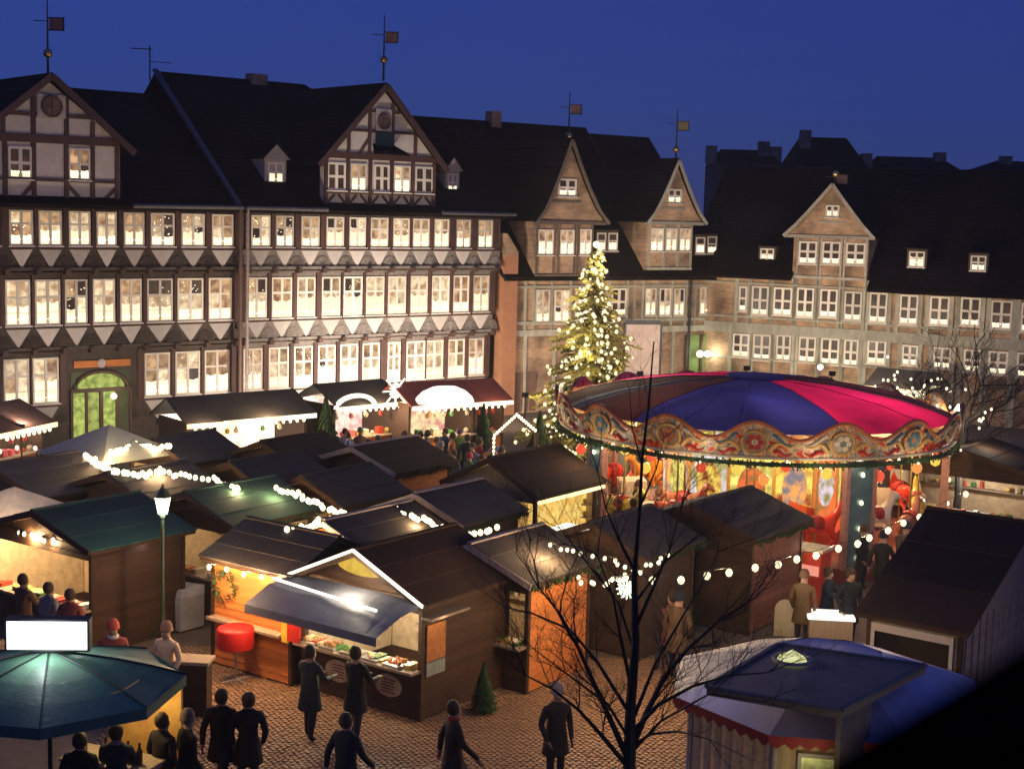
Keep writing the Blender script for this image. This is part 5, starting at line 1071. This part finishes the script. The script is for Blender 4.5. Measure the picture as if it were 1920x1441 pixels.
o8 = Vector(oc[5]+(0,)).lerp(Vector(oc[6]+(0,)), 0.5)*0.885; an8 = atan2(oc[6][1]-oc[5][1], oc[6][0]-oc[5][0])
q = MB().bx(-0.5, 0.5, -0.05, 0.0, 1.15, 2.0).build('lit_hatch', emat('yellow_green_window', (0.80, 0.75, 0.22), 0.7, (0.35, 0.30, 0.08), 6), KT, loc=tuple(o8), rz=an8)
m = MB(); m.bx(-0.55, 0.55, -0.08, -0.05, 2.0, 2.06); m.bx(-0.55, -0.5, -0.08, -0.05, 1.1, 2.0); m.bx(0.5, 0.55, -0.08, -0.05, 1.1, 2.0); m.bx(-0.55, 0.55, -0.12, -0.05, 1.08, 1.14); m.build('hatch_frame', CREAM, q)
lamp((TCp.x-0.6, TCp.y-3.3, 1.7), 22, (1, 0.9, 0.4), 0.2); lamp((TCp.x+2.6, TCp.y-2.0, 2.0), 12, (1, 0.9, 0.35), 0.2); lamp((TCp.x-3.4, TCp.y+0.2, 3.9), 60, (1, 0.85, 0.7), 0.2)
# ------------------------------------------------------------------ teal umbrella with light box
UC = Vector((-6.62, 20.3, 0)); U = thing('market_umbrella', 'large teal umbrella at the lower left with a white light box on top', 'umbrella', UC)
UM = mat('teal_umbrella_cloth', (0.10, 0.20, 0.13), 0.5, (0.07, 0.14, 0.095), 2, 0.2, 12); RU = 1.95
for k in range(8):
    a, b_ = 2*pi*k/8+0.25, 2*pi*(k+1)/8+0.25; m = MB(); N = 4
    for i in range(N):
        t0, t1 = i/N, (i+1)/N; zf = lambda t: 3.05-0.46*t+0.05*sin(pi*t)
        P4 = lambda t, an_, s_=0: (RU*t*cos(an_), RU*t*sin(an_), zf(t)+s_)
        md = (a+b_)/2; m.add([P4(t0+0.001, a), P4(t1, a), (RU*t1*0.93*cos(md), RU*t1*0.93*sin(md), zf(t1)-0.045*t1), (RU*(t0+.001)*0.93*cos(md), RU*(t0+.001)*0.93*sin(md), zf(t0)-0.045*t0), P4(t1, b_), P4(t0+0.001, b_)], [(0, 1, 2, 3), (3, 2, 4, 5)])
    m.build('canopy_panel', UM, U)
    MB().tube([(RU*t*cos(a), RU*t*sin(a), 3.05-0.46*t+0.05*sin(pi*t)+0.012) for t in (0.02, .25, .5, .75, 1.0)], 0.014, n=5).build('rib', METAL, U)
    MB().add([(RU*cos(a), RU*sin(a), 2.59), (RU*cos(b_), RU*sin(b_), 2.59), (RU*cos(b_), RU*sin(b_), 2.43), (RU*cos(a), RU*sin(a), 2.43)], [(0, 1, 2, 3)]).build('valance', UM, U)
MB().cyl((0, 0, 0), (0, 0, 3.1), 0.035, n=8).build('pole', METAL, U)
LB = thing('light_box', 'blank white illuminated sign box standing on the teal umbrella', 'sign', UC+Vector((0, 0, 3.10)), radians(4))
MB().bx(-0.57, 0.57, -0.1, 0.1, 0, 0.42).build('face', emat('white_box_light', (0.95, 1.0, 1.0), 2.2), LB)
m = MB(); m.bx(-0.6, 0.6, -0.11, 0.11, -0.03, 0.0); m.bx(-0.6, 0.6, -0.11, 0.11, 0.42, 0.45); m.bx(-0.6, -0.57, -0.11, 0.11, 0, 0.42); m.bx(0.57, 0.6, -0.11, 0.11, 0, 0.42); m.build('frame', METAL, LB)
lamp((UC.x, UC.y-0.35, 3.25), 22, (0.85, 1, 0.98), 0.12); lamp((UC.x+.3, UC.y+0.4, 3.3), 14, (0.85, 1, 0.98), 0.12)
g = DY(215, 1395, 20.9)
o = thing('drinks_counter', 'yellow-lit counter under the teal umbrella', 'counter', (g.x, g.y, 0), radians(-20))
MB().bx(-0.9, 0.5, 0, 0.5, 0, 1.05).build('counter_front', WOODO, o); MB().bx(-0.95, 0.55, -0.1, 0.6, 1.05, 1.1).build('counter_top', WOODP, o)
MB().bx(-0.9, 0.45, 1.1, 1.15, 0.2, 2.05).build('back_panel', mat('yellow_back_panel', (0.7, 0.42, 0.12), 0.7, (0.4, 0.2, 0.06), 3), o)
for x in (-0.7, -0.3, 0.1, 0.3): MB().lathe([(0.05, 0), (0.05, 0.2), (0.02, 0.26), (0.02, 0.33)], (x, 0.2, 1.1), 8).build('bottle', mat('brown_bottle', (0.2, 0.08, 0.03), 0.2), o)
lamp((g.x, g.y+0.5, 2.3), 70, (1, 0.72, 0.3), 0.1); inst('bulb', bulb_mesh(0.06, BULB), o, (-1.0, 0.1, 2.25)); inst('bulb', bulb_mesh(0.06, BULB), o, (0.5, 0.1, 2.25))

# floodlights added to wash the house fronts; masts and heads are unseen
def flood(px, py, y, watts, target, col=(1, 0.84, 0.66), lab='', ang=140):
    p = DY(px, py, y); o = thing('floodlight', 'small floodlight on a mast, added to light the house fronts, '+lab, 'floodlight', (p.x, p.y, 0), 0, 'added floodlights aimed at the houses')
    MB().cyl((0, 0, 0), (0, 0, p.z-0.1), 0.03, n=6).build('mast', METAL, o); MB().bx(-0.14, 0.14, -0.08, 0.05, p.z-0.1, p.z+0.1).build('lamp_head', METAL, o)
    l_ = lamp((p.x, p.y+0.12, p.z+0.02), watts, col, 0.12, 'SPOT', spot=radians(ang)); aim(l_, target)
f = LF
def onL(x, z): return tuple(LF.O+LF.t*x+Vector((0, 0, z)))
flood(40, 800, 47.0, 1150, onL(-9, 5.5), lab='left of the arched door')
flood(300, 790, 50.0, 650, onL(-3.5, 4.5), lab='right of the arched door')
flood(560, 775, 54.0, 1600, onL(3.5, 4.5), lab='beside the long glowing stall')
flood(735, 735, 57.0, 3300, onL(8, 4.0), (1, 0.88, 0.74), lab='above the star-lit stall')
flood(850, 735, 60.0, 1300, onL(11.5, 4.0), lab='above the oval canopy')
flood(985, 740, 60.0, 700, (4, 71, 4), (1, 0.74, 0.5), lab='left of the Christmas tree')
flood(1200, 700, 62.0, 900, (8, 73, 5), (1, 0.78, 0.55), lab='behind the carousel cap')
flood(1400, 690, 62.0, 1500, tuple(RF.O+RF.t*2.5+Vector((0, 0, 5.5))), (1, 0.84, 0.62), lab='below the green arcade')
flood(1560, 700, 61.0, 1600, tuple(RF.O+RF.t*6.0+Vector((0, 0, 6))), (1, 0.84, 0.62), lab='below the right brick gable')
flood(1740, 715, 59.0, 700, tuple(RF.O+RF.t*10.5+Vector((0, 0, 5))), (1, 0.8, 0.58), lab='by the right bare tree')
# ------------------------------------------------------------------ street furniture
g = G(305, 940, 3.4); o = thing('street_lamp', 'old street lamp with glowing lantern between the teal stall and dark huts', 'street lamp', (g.x, g.y, 0))
LG = mat('lamp_green_paint', (0.03, 0.05, 0.035), 0.5)
MB().lathe([(0.12, 0), (0.12, 0.25), (0.07, 0.4), (0.05, 1.2), (0.035, 3.05), (0.06, 3.1)], (0, 0, 0), 10).build('pole', LG, o)
MB().lathe([(0.10, 3.14), (0.17, 3.5)], (0, 0, 0), 6).build('lantern_glass', emat('lantern_glow', (0.95, 1.0, 0.72), 3.0), o)
MB().lathe([(0.19, 3.5), (0.10, 3.64), (0.03, 3.7), (0.01, 3.78)], (0, 0, 0), 6).build('lantern_roof', LG, o); lamp((g.x, g.y, 3.36), 45, (0.95, 1, 0.7), 0.12).location.z = 3.05
RC = mat('red_table_cloth', (0.60, 0.02, 0.02), 0.5, (0.48, 0.015, 0.015), 4)
g = G(442, 1275, 0); o = thing('standing_table', 'standing table with draped red cloth left of the lit stall counter', 'table', g)
MB().lathe([(0.01, 1.10), (0.36, 1.10), (0.375, 1.06), (0.37, 0.78), (0.36, 0.70)], (0, 0, 0), 28).build('tablecloth_skirt', RC, o, True); MB().cyl((0, 0, 0), (0, 0, 1.05), 0.03, n=8).build('pole', VERGE, o)
m = MB(); 
for k in range(4): a = pi/4+pi/2*k; m.beam((0, 0, 0.03), (0.34*cos(a), 0.34*sin(a), 0.02), 0.05, 0.03)
m.build('foot', VERGE, o); lamp((g.x+0.5, g.y-0.2, 2.3), 10, (1, .6, .4), .1)
MB().bx(-w1/2-0.12, -w1/2+0.04, -d1/2-0.1, -d1/2-0.05, 0.95, 1.5).build('yellow_panel', mat('yellow_paint', (0.7, 0.45, 0.05), 0.5), H1); MB().bx(-w1/2+0.045, -w1/2+0.38, -d1/2-0.1, -d1/2-0.05, 1.0, 1.45).build('red_panel', mat('red_gloss_paint', (0.6, 0.03, 0.02), 0.5), H1)
g = G(337, 1175, 0); o = thing('covered_cabinet', 'pale tarpaulin-covered cabinet beside the wreath hut', 'cabinet', g, HA)
m = MB(); m.slab([(-0.42, -0.35, 0.05), (0.42, -0.35, 0.05), (0.45, -0.38, 0.8), (0.38, -0.3, 0.98), (-0.36, -0.3, 0.92), (-0.45, -0.38, 0.7)], (0, 0.7, 0)); m.build('tarpaulin', mat('grey_white_tarp', (0.42, 0.40, 0.42), 0.5, (0.28, 0.27, 0.3), 3, 0.6, 5), o); MB().bx(-0.4, 0.4, -0.3, 0.3, 0, 0.05).build('base', WOODD, o)
lamp((g.x-0.5, g.y-1.2, 2.2), 8, (1, .85, .8), .2)
g = G(280, 1232, 1.05); o = thing('bar_counter', 'long wooden bar behind the teal umbrella', 'counter', (g.x, g.y, 0), radians(-4))
MB().bx(-1.2, 1.2, -0.25, 0.25, 1.02, 1.08).build('counter_top', WOODP, o); MB().bx(-1.15, 1.15, -0.18, 0.18, 0, 1.02).build('counter_front', WOODD, o); lamp((g.x, g.y-0.6, 2.5), 14, (1, .75, .5), .2)
g = G(1470, 1192, 0); o = thing('arched_board', 'small cream arch-topped pavement board before the dark pavilion', 'sign', g, radians(-8))
m = MB(); m.slab([(-0.24, 0, 0)]+[(0.24, 0, 0)]+[(0.24*cos(pi*i/10), 0.0, 0.62+0.24*sin(pi*i/10)) for i in range(11)], (0, 0.05, 0)); m.build('face', mat('cream_board_face', (0.62, 0.52, 0.34), 0.6, (0.5, 0.42, 0.28), 5), o); MB().beam((0, 0.06, 0.7), (0, 0.35, 0), 0.05).build('strut', WOODD, o)
lamp((g.x-0.2, g.y-1.3, 1.8), 12, (1, .85, .6), .2)
g = G(1515, 1225, 0); o = thing('serving_cart', 'low wooden cart with glowing white top next to the dark pavilion', 'cart', (g.x, g.y, 0), radians(-5))
MB().bx(0, 0.95, 0, 0.6, 0.12, 0.78).build('body', WOODP, o); MB().bx(-0.04, 0.99, -0.04, 0.64, 0.79, 0.86).build('lit_top', emat('white_lit_top', (1, 0.93, 0.82), 1.3), o)  # top emits; the light falling on it is put into its material
for x in (0.1, 0.85): MB().cyl((x, -0.02, 0.12), (x, 0.05, 0.12), 0.12, n=12).build('wheel', METAL, o)
lamp((g.x+0.4, g.y-0.8, 1.6), 8, (1, .7, .45), .2)
# cream tent and parasol tent at the left
CT = mat('cream_tent_cloth', (0.66, 0.50, 0.34), 0.7, (0.34, 0.30, 0.25), 2, 0.2, 8)
g = G(30, 958, 2.0); o = thing('small_tent', 'cream low-roofed tent at the left edge behind the teal stall', 'tent', (g.x, g.y, 0), HA)
m = MB(); m.add([(-1.4, -1.2, 2.0), (1.3, -1.2, 2.0), (1.3, 1.2, 2.0), (-1.4, 1.2, 2.0), (-0.05, 0, 2.6)], [(0, 1, 4), (1, 2, 4), (2, 3, 4), (3, 0, 4)]); m.build('tent_roof', CT, o)
MB().bx(-1.4, 1.3, -1.21, -1.19, 1.75, 2.0).build('valance', CT, o); MB().bx(1.29, 1.31, -1.2, 1.2, 1.75, 2.0).build('valance', CT, o)
for x in (-1.35, 1.25):
    for y in (-1.15, 1.15): MB().cyl((x, y, 0), (x, y, 2.0), 0.03, n=8).build('pole', METAL, o)
lamp((g.x+0.3, g.y-2.0, 3.6), 150, (1, .8, .6), .2)  # lamp without a fixture, added to warm the cream tent roof
g = G(205, 845, 2.55); o = thing('parasol_tent', 'grey-green pointed tent in front of the arched green door', 'tent', (g.x, g.y, 0), HA)
m = MB(); m.add([(-1.5, -1.4, 2.5), (1.5, -1.4, 2.5), (1.5, 1.4, 2.5), (-1.5, 1.4, 2.5), (0, 0, 3.3)], [(0, 1, 4), (1, 2, 4), (2, 3, 4), (3, 0, 4)]); m.build('tent_roof', mat('grey_green_cloth', (0.50, 0.46, 0.32), 0.7, (0.38, 0.36, 0.26), 2), o)
for x in (-1.45, 1.45):
    for y in (-1.35, 1.35): MB().cyl((x, y, 0), (x, y, 2.5), 0.03, n=8).build('pole', METAL, o)
lamp((g.x+1.6, g.y-1.9, 3.8), 80, (1, .85, .6), .2)  # fixtureless lamp, added to brighten the pointed tent
# ------------------------------------------------------------------ small firs among the huts
def fir_mesh(seed, h=1.7):
    q = random.Random(seed); m = MB()
    for i in range(1700):
        t = q.random()**0.8; z = 0.15+t*h; r_ = (1-t)*0.55*q.uniform(0.3, 1.08)+0.02; a = q.uniform(0, 2*pi); p = Vector((r_*0.5*cos(a), r_*0.5*sin(a), z+0.05)); e = Vector((r_*cos(a+q.uniform(-.3, .3)), r_*sin(a), z-0.05)); w_ = Vector((-sin(a), cos(a), 0.3))*0.028
        m.add([p-w_, e, p+w_], [(0, 1, 2)]); m.add([p, e+w_*1.3, e-w_*1.3+Vector((0, 0, -.03))], [(0, 1, 2)])
    return m.mesh('crown', mat('dark_fir_needles', (0.03, 0.065, 0.02), 0.85, (0.018, 0.04, 0.014), 5))
fm_ = [fir_mesh(i) for i in range(3)]; ft = MB().cyl((0, 0, 0), (0, 0, 1.6), 0.04, 0.01, 6).mesh('trunk', mat('bark', (0.06, 0.04, 0.03), 0.9))
for k, (px, py, sc_, lb) in enumerate([(222, 1195, 1.0, 'small fir right of the teal stall wall'), (275, 1190, 0.8, 'smaller fir beside the covered cabinet'), (1330, 1160, 1.2, 'small fir under the globe garland, left of its middle'), (1400, 1165, 1.1, 'small fir left of the cream arch-topped board'), (1265, 1170, 1.1, 'small fir right of the greenish star light'), (905, 1338, 0.55, 'low fir in front of the big dark hut wall'), (610, 830, 1.6, 'fir bush left of the star-lit stall'), (905, 850, 1.5, 'fir bush below the small red-roofed stall'), (1010, 860, 1.4, 'fir bush at the foot of the lit gateway')]):
    g = G(px, py, 0) if py > 900 else DY(px, py, 50); o = thing('fir_tree', lb, 'fir tree', (g.x, g.y, 0), k*1.3, 'small firs set among the huts'); inst('crown', fm_[k % 3], o, scale=(sc_,)*3); inst('trunk', ft, o, scale=(sc_,)*3)
# ------------------------------------------------------------------ people
SKIN_M = mat('skin', (0.45, 0.27, 0.20), 0.6); COAT = mat('coat_cloth', (1, 1, 1), 0.8, (0.8, 0.8, 0.8), 10, objcol=True); TROU = mat('dark_trousers', (0.03, 0.03, 0.04), 0.8); SHOE = mat('black_shoes', (0.015, 0.013, 0.012), 0.5); HAIR = mat('hair', (0.06, 0.035, 0.02), 0.7)
def person_mesh(pose):
    V = [((0, 0, 0.98), .150), ((0, 0.0, 1.18), .145), ((0, 0.01, 1.36), .165), ((0, 0.0, 1.49), .055), ((0, -0.012, 1.57), .088), ((0, -0.008, 1.66), .092), ((0, 0, 1.72), .05)]
    E_ = [(0, 1), (1, 2), (2, 3), (3, 4), (4, 5), (5, 6)]
    V.append(((0, -0.115, 1.595), .018)); E_.append((4, 7))
    def ch(b, pts):
        i = b
        for p, r in pts: V.append((p, r)); E_.append((i, len(V)-1)); i = len(V)-1
        return i
    st_ = {'stand': 0.0, 'walk': 0.26, 'reach': 0.05}[pose]
    for s_ in (-1, 1):
        k = s_*st_
        ch(0, [((s_*.09, -k*0.15, .86), .115), ((s_*.10, -k*0.9-0.02, .50), .078), ((s_*.10, -k*1.0+max(0, -k)*0.6, .12), .052), ((s_*.11, -k*1.0-0.10+max(0, -k)*0.5, .05), .048)])
        if pose == 'reach': arm = [((s_*.20, 0, 1.40), .075), ((s_*.25, -0.12, 1.16), .06), ((s_*.16, -0.38, 1.12), .048), ((s_*.14, -0.46, 1.13), .034)]
        elif pose == 'walk': arm = [((s_*.20, 0, 1.40), .075), ((s_*.27, k*.4+.02, 1.13), .06), ((s_*.27, k*.9-.08, .90), .046), ((s_*.27, k*1.0-.10, .83), .034)]
        else: arm = [((s_*.20, 0, 1.40), .075), ((s_*.28, 0.03, 1.13), .06), ((s_*.24, -0.10, .92), .046), ((s_*.22, -0.15, .86), .034)]
        w_ = ch(2, arm); p = Vector(arm[-1][0]); d_ = (p-Vector(arm[-2][0])).normalized(); side = Vector((0, -1, 0)) if pose != 'reach' else Vector((1, 0, 0))
        for j in range(4):
            q = p+side*(j-1.5)*0.02+d_*0.05; l_ = (.05, .06, .055, .045)[j]; ch(w_, [(tuple(q), .0095), (tuple(q+d_*l_*0.6+Vector((0, -.01, -.01))), .008), (tuple(q+d_*l_+Vector((-s_*.012, -.012, -.02))), .007)])
        ch(w_, [(tuple(p+side*0.035+d_*0.015), .010), (tuple(p+side*0.05+d_*0.045), .009)])
    me = skin('body', V, E_, [COAT, TROU, SKIN_M, SHOE], 1)
    for pl in me.polygons:
        c = pl.center; z = c.z; hand = abs(c.x) > 0.12 and ((pose == 'reach' and c.y < -0.44) or (pose != 'reach' and z < 0.89 and abs(c.x) > 0.2))
        pl.material_index = 2 if (z > 1.50 or hand) else (3 if z < 0.10 else (1 if z < 0.80 else 0))
    return me
pm_ = {p: person_mesh(p) for p in ('stand', 'walk', 'reach')}
def skirt(): 
    return MB().lathe([(0.175, 1.0), (0.20, 0.85), (0.235, 0.62), (0.22, 0.60)], (0, 0, 0), 16).mesh('coat_skirt', COAT)
sk_ = skirt(); sk_.transform(Matrix.Diagonal((1.05, 0.82, 1, 1)))
hair_ = MB().lathe([(0.002, 1.795), (0.06, 1.785), (0.102, 1.73), (0.112, 1.66), (0.10, 1.60), (0.07, 1.56)], (0, 0.022, 0), 14, 0, 2*pi).mesh('hair', HAIR, True)
hat_ = MB().lathe([(0.002, 1.84), (0.07, 1.82), (0.112, 1.75), (0.120, 1.675), (0.128, 1.66), (0.118, 1.64)], (0, 0.005, 0), 14).mesh('woolly_hat', COAT, True)
scarf_ = MB().lathe([(0.075, 1.44), (0.11, 1.47), (0.105, 1.52), (0.07, 1.535)], (0, 0, 0), 12).mesh('scarf', COAT, True)
def person(px, py, label, coat, pose='stand', rz=0, hat=None, z=1.7, group=None, sc=1.0, scarf=None, at=None):
    g = at or G(px, py, z*sc); o = thing('person', label, 'person', (g.x, g.y, 0), rz, group); o.scale = (sc,)*3
    b_ = inst('body', pm_[pose], o); b_.color = (*coat, 1); k = inst('coat_skirt', sk_, o); k.color = (*coat, 1)
    if hat: h_ = inst('woolly_hat', hat_, o); h_.color = (*hat, 1)
    else: inst('hair', hair_, o)
    if scarf: h_ = inst('scarf', scarf_, o); h_.color = (*scarf, 1)
    return o
BK = (0.010, 0.009, 0.011); NB = (0.012, 0.016, 0.028); BR = (0.12, 0.06, 0.035)
person(416, 1300, 'person in a black coat, left one of the close pair seen from behind', BK, 'walk', pi*0.95)
person(466, 1306, 'person in a bulky black coat, right one of the close pair', BK, 'stand', pi*1.05, sc=1.0)
person(582, 1217, 'person in dark green coat at the left end of the lit counter', (0.03, 0.04, 0.035), 'reach', pi+HA, )
person(668, 1219, 'person in black leaning at the middle of the lit counter', BK, 'reach', pi+HA)
person(650, 1345, 'person in a long dark blue coat walking below the lit stall', NB, 'walk', pi*0.8)
person(852, 1322, 'person in dark clothes with red scarf left of the bare tree', (0.035, 0.02, 0.02), 'walk', pi*0.6, scarf=(0.4, 0.03, 0.03))
person(1045, 1292, 'person in dark clothes with pale hat against the orange side wall', (0.025, 0.022, 0.02), 'stand', 0.5, hat=(0.35, 0.25, 0.22))
person(150, 1382, 'person in black at the left end of the yellow-lit counter', BK, 'stand', pi)
person(218, 1366, 'dark silhouetted person in the middle of the yellow-lit counter', (0.02, 0.02, 0.035), 'reach', pi)
person(305, 1345, 'person in dark coat right of the yellow-lit counter', (0.03, 0.02, 0.02), 'stand', pi*0.8)
person(352, 1342, 'rightmost dark person of those at the teal umbrella', BK, 'stand', 2.2, hat=(0.12, 0.07, 0.06))
person(212, 1172, 'person with red hood behind the long bar', (0.25, 0.05, 0.04), 'stand', 0.3, hat=(0.35, 0.06, 0.04), scarf=(0.7, 0.65, 0.6))
person(312, 1176, 'person in a cream coat behind the long bar', (0.60, 0.44, 0.32), 'stand', -0.4, hat=(0.2, 0.1, 0.07))
person(44, 1082, 'person in a brown coat before the teal stall counter', BR, 'reach', pi+HA)
person(92, 1098, 'person in a grey coat right of the brown-coated one at the teal stall', (0.2, 0.19, 0.2), 'stand', pi+HA)
person(132, 1110, 'person in dark red by the teal stall counter', (0.2, 0.05, 0.04), 'stand', pi+HA+0.4)
rr = random.Random(42); pal = [BK, NB, BR, (0.35, 0.03, 0.03), (0.3, 0.28, 0.26), (0.06, 0.03, 0.08), (0.1, 0.12, 0.06), (0.45, 0.15, 0.08), (0.05, 0.08, 0.18), (0.55, 0.5, 0.45)]
PN = ['black', 'navy', 'brown', 'red', 'grey', 'purple', 'olive', 'rust', 'blue', 'cream']
ORD = 'first second third fourth fifth sixth seventh eighth ninth tenth eleventh twelfth thirteenth fourteenth fifteenth sixteenth seventeenth eighteenth nineteenth twentieth twenty-first twenty-second twenty-third twenty-fourth'.split()
def crowd(pxr, pyr, n, where, yfix=None):
    for i in range(n):
        px = pxr[0]+(pxr[1]-pxr[0])*(i+rr.random()*0.9)/n; py = rr.uniform(*pyr); c_ = rr.choice(pal)
        ht_ = rr.choice([None, rr.choice(pal)])
        person(px, py, 'person in %s coat%s, %s from the left %s' % (PN[pal.index(c_)], ' and hat' if ht_ else '', ORD[i], where), tuple(min(1, v*rr.uniform(.8, 1.3)) for v in c_), rr.choice(['stand', 'walk', 'reach']), rr.uniform(0, 6.28), hat=ht_, group='crowd '+where, sc=rr.uniform(0.93, 1.05))
crowd((640, 950), (806, 842), 24, 'in front of the lit stalls')
crowd((700, 950), (845, 872), 12, 'behind the brown-roofed huts')
pal = [BK, NB, BR]
crowd((1240, 1300), (1100, 1120), 2, 'by the greenish star')
crowd((1480, 1620), (1062, 1078), 3, 'before the dark pavilion')
crowd((1150, 1240), (900, 950), 4, 'left of the carousel')
crowd((1600, 1740), (985, 1010), 4, 'under the globe garland')
# ------------------------------------------------------------------ bare trees
BARK = mat('wet_dark_bark', (0.035, 0.028, 0.024), 0.7, (0.018, 0.015, 0.013), 10, 0.5, 40)
def twigs(m, p, d, l, r, depth, q, spread=0.7):
    if depth == 0 or l < 0.06: return
    n_ = 3; pts = [p]; dd = d.copy(); cur = p.copy()
    for i in range(n_):
        dd = (dd+Vector((q.uniform(-.22, .22), q.uniform(-.22, .22), q.uniform(-.12, .2)))).normalized(); cur = cur+dd*l/n_; pts.append(cur.copy())
    m.tube(pts, r, r*0.5, 5 if r > 0.02 else 3)
    for i in range(1, n_+1):
        for _ in range(2 if i == n_ else 1):
            ax = Vector((q.uniform(-1, 1), q.uniform(-1, 1), q.uniform(-.4, 1))).normalized(); nd = (dd*(1-spread*0.4)+ax*spread).normalized(); twigs(m, pts[i], nd, l*q.uniform(.5, .72), r*0.5, depth-1, q, spread)
def px_limb(pts, y0, y1): 
    n_ = len(pts); return [DY(px, py, y0+(y1-y0)*i/(n_-1)) for i, (px, py) in enumerate(pts)]
b0 = DY(1180, 1441, 19); TB = Vector((b0.x, 19, 0)); TR = thing('bare_tree', 'leafless street tree rising in the foreground left of the octagonal kiosk', 'tree', TB)
q = random.Random(9)
tr = [Vector((TB.x-0.03, 19, 0))]+px_limb([(1180, 1441), (1182, 1330), (1192, 1200), (1189, 1080), (1199, 960), (1204, 860), (1216, 760), (1226, 640)], 19, 19.0)
m = MB(); m.tube([p-TB for p in tr[:4]], 0.105, 0.058, 8); m.tube([p-TB for p in tr[3:6]], 0.058, 0.024, 8); m.tube([p-TB for p in tr[5:]], 0.028, 0.010, 6); m.build('trunk', BARK, TR)
limbs = [([(1181, 1430), (1150, 1360), (1118, 1290), (1085, 1215), (1050, 1150), (1010, 1100)], 0.05), ([(1180, 1440), (1130, 1380), (1085, 1330), (1035, 1290), (985, 1265)], 0.04), ([(1184, 1400), (1215, 1330), (1245, 1270), (1290, 1215), (1345, 1165), (1400, 1130)], 0.05), ([(1186, 1370), (1235, 1320), (1300, 1285), (1370, 1265), (1440, 1260)], 0.035), ([(1186, 1300), (1165, 1200), (1150, 1120), (1120, 1040)], 0.035), ([(1190, 1180), (1225, 1100), (1255, 1030), (1275, 960)], 0.03), ([(1194, 1080), (1160, 1010), (1135, 950), (1120, 880)], 0.025), ([(1190, 1340), (1230, 1240), (1300, 1120), (1345, 1035)], 0.03), ([(1183, 1410), (1240, 1350), (1330, 1300), (1430, 1315)], 0.025), ([(1192, 1230), (1160, 1130), (1090, 1040), (1050, 990)], 0.022), ([(1190, 1130), (1250, 1050), (1330, 990)], 0.02), ([(1183, 1340), (1120, 1240), (1070, 1180), (1000, 1150), (960, 1140)], 0.03), ([(1183, 1390), (1140, 1320), (1060, 1260), (1000, 1215)], 0.028), ([(1200, 950), (1230, 880), (1245, 820)], 0.018), ([(1205, 880), (1185, 800), (1180, 730)], 0.015), ([(1182, 1400), (1220, 1375), (1270, 1370), (1330, 1385)], 0.028)]
for pts, r_ in limbs:
    L_ = [p-TB for p in px_limb(pts, 19, 19+q.uniform(-.7, .7))]; m = MB(); m.tube(L_, r_, r_*0.25, 6)
    for i in range(1, len(L_)):
        for _ in range(2): dd = (L_[i]-L_[i-1]).normalized(); ax = Vector((q.uniform(-1, 1), q.uniform(-1, 1), q.uniform(-.3, 1))).normalized(); twigs(m, L_[i], (dd*0.7+ax*0.6).normalized(), q.uniform(.35, .7), r_*0.3, 4, q)
    m.build('limb', BARK, TR)
g = DY(1800, 830, 44); TB2 = Vector((g.x, 44, 0)); TR2 = thing('bare_tree', 'leafless tree with small bulbs in front of the long brick house', 'tree', TB2); q = random.Random(15)
m = MB(); m.tube([(0, 0, 0), (0.05, 0, 1.2), (0, 0, 2.4), (0.1, 0, 3.3)], 0.14, 0.09, 8); m.build('trunk', BARK, TR2)
for k in range(10):
    a = 2*pi*k/10+q.uniform(-.3, .3); m = MB(); twigs(m, Vector((0.05, 0, 2.0+0.14*k)), Vector((cos(a)*0.9, sin(a)*0.6, 0.75)).normalized(), q.uniform(1.3, 2.0), 0.05, 5, q, 0.75); m.build('limb', BARK, TR2)
for k in range(46):
    px = q.uniform(1640, 1860); py = 700+(px-1640)*0.45+q.gauss(0, 22); p = DY(px, py, 44+q.uniform(-.6, .4))-TB2; inst('bulb', bulb_mesh(0.04, BULB), TR2, p)
lamp((TB2.x-1, 43, 4.2), 30, (1, 0.9, 0.7), 0.1); lamp((TB2.x+0.6, 43, 3.2), 30, (1, 0.9, 0.7), 0.1)
# ------------------------------------------------------------------ dark ledge right at the camera, out of focus
a = DY(2000, 1165, 0.60); b_ = DY(1480, 1465, 0.50); o = MB().slab([a, b_, b_+Vector((0, 0, -0.25)), a+Vector((0.1, 0, -0.35))], (0, -0.06, 0)).build('viewing_ledge', mat('black_ledge', (0.003, 0.003, 0.003), 0.9, spec=0.0))
tag(o, 'black blurred edge of the viewing window in the lower right corner', 'window ledge')

# ------------------------------------------------------------------ thin smoky haze over the square, added for soft glow round the lamps
hz = bpy.data.materials.new('thin_smoky_air'); hz.use_nodes = True; n = hz.node_tree.nodes; l = hz.node_tree.links; n.clear()
pv = n.new('ShaderNodeVolumePrincipled'); pv.inputs['Density'].default_value = 0.0007; pv.inputs['Color'].default_value = (0.95, 0.95, 0.95, 1); pv.inputs['Anisotropy'].default_value = 0.3
ho = n.new('ShaderNodeOutputMaterial'); l.new(pv.outputs[0], ho.inputs['Volume'])
MB().bx(-75, 75, -12, 125, -1, 24).build('haze', hz, kind='stuff')
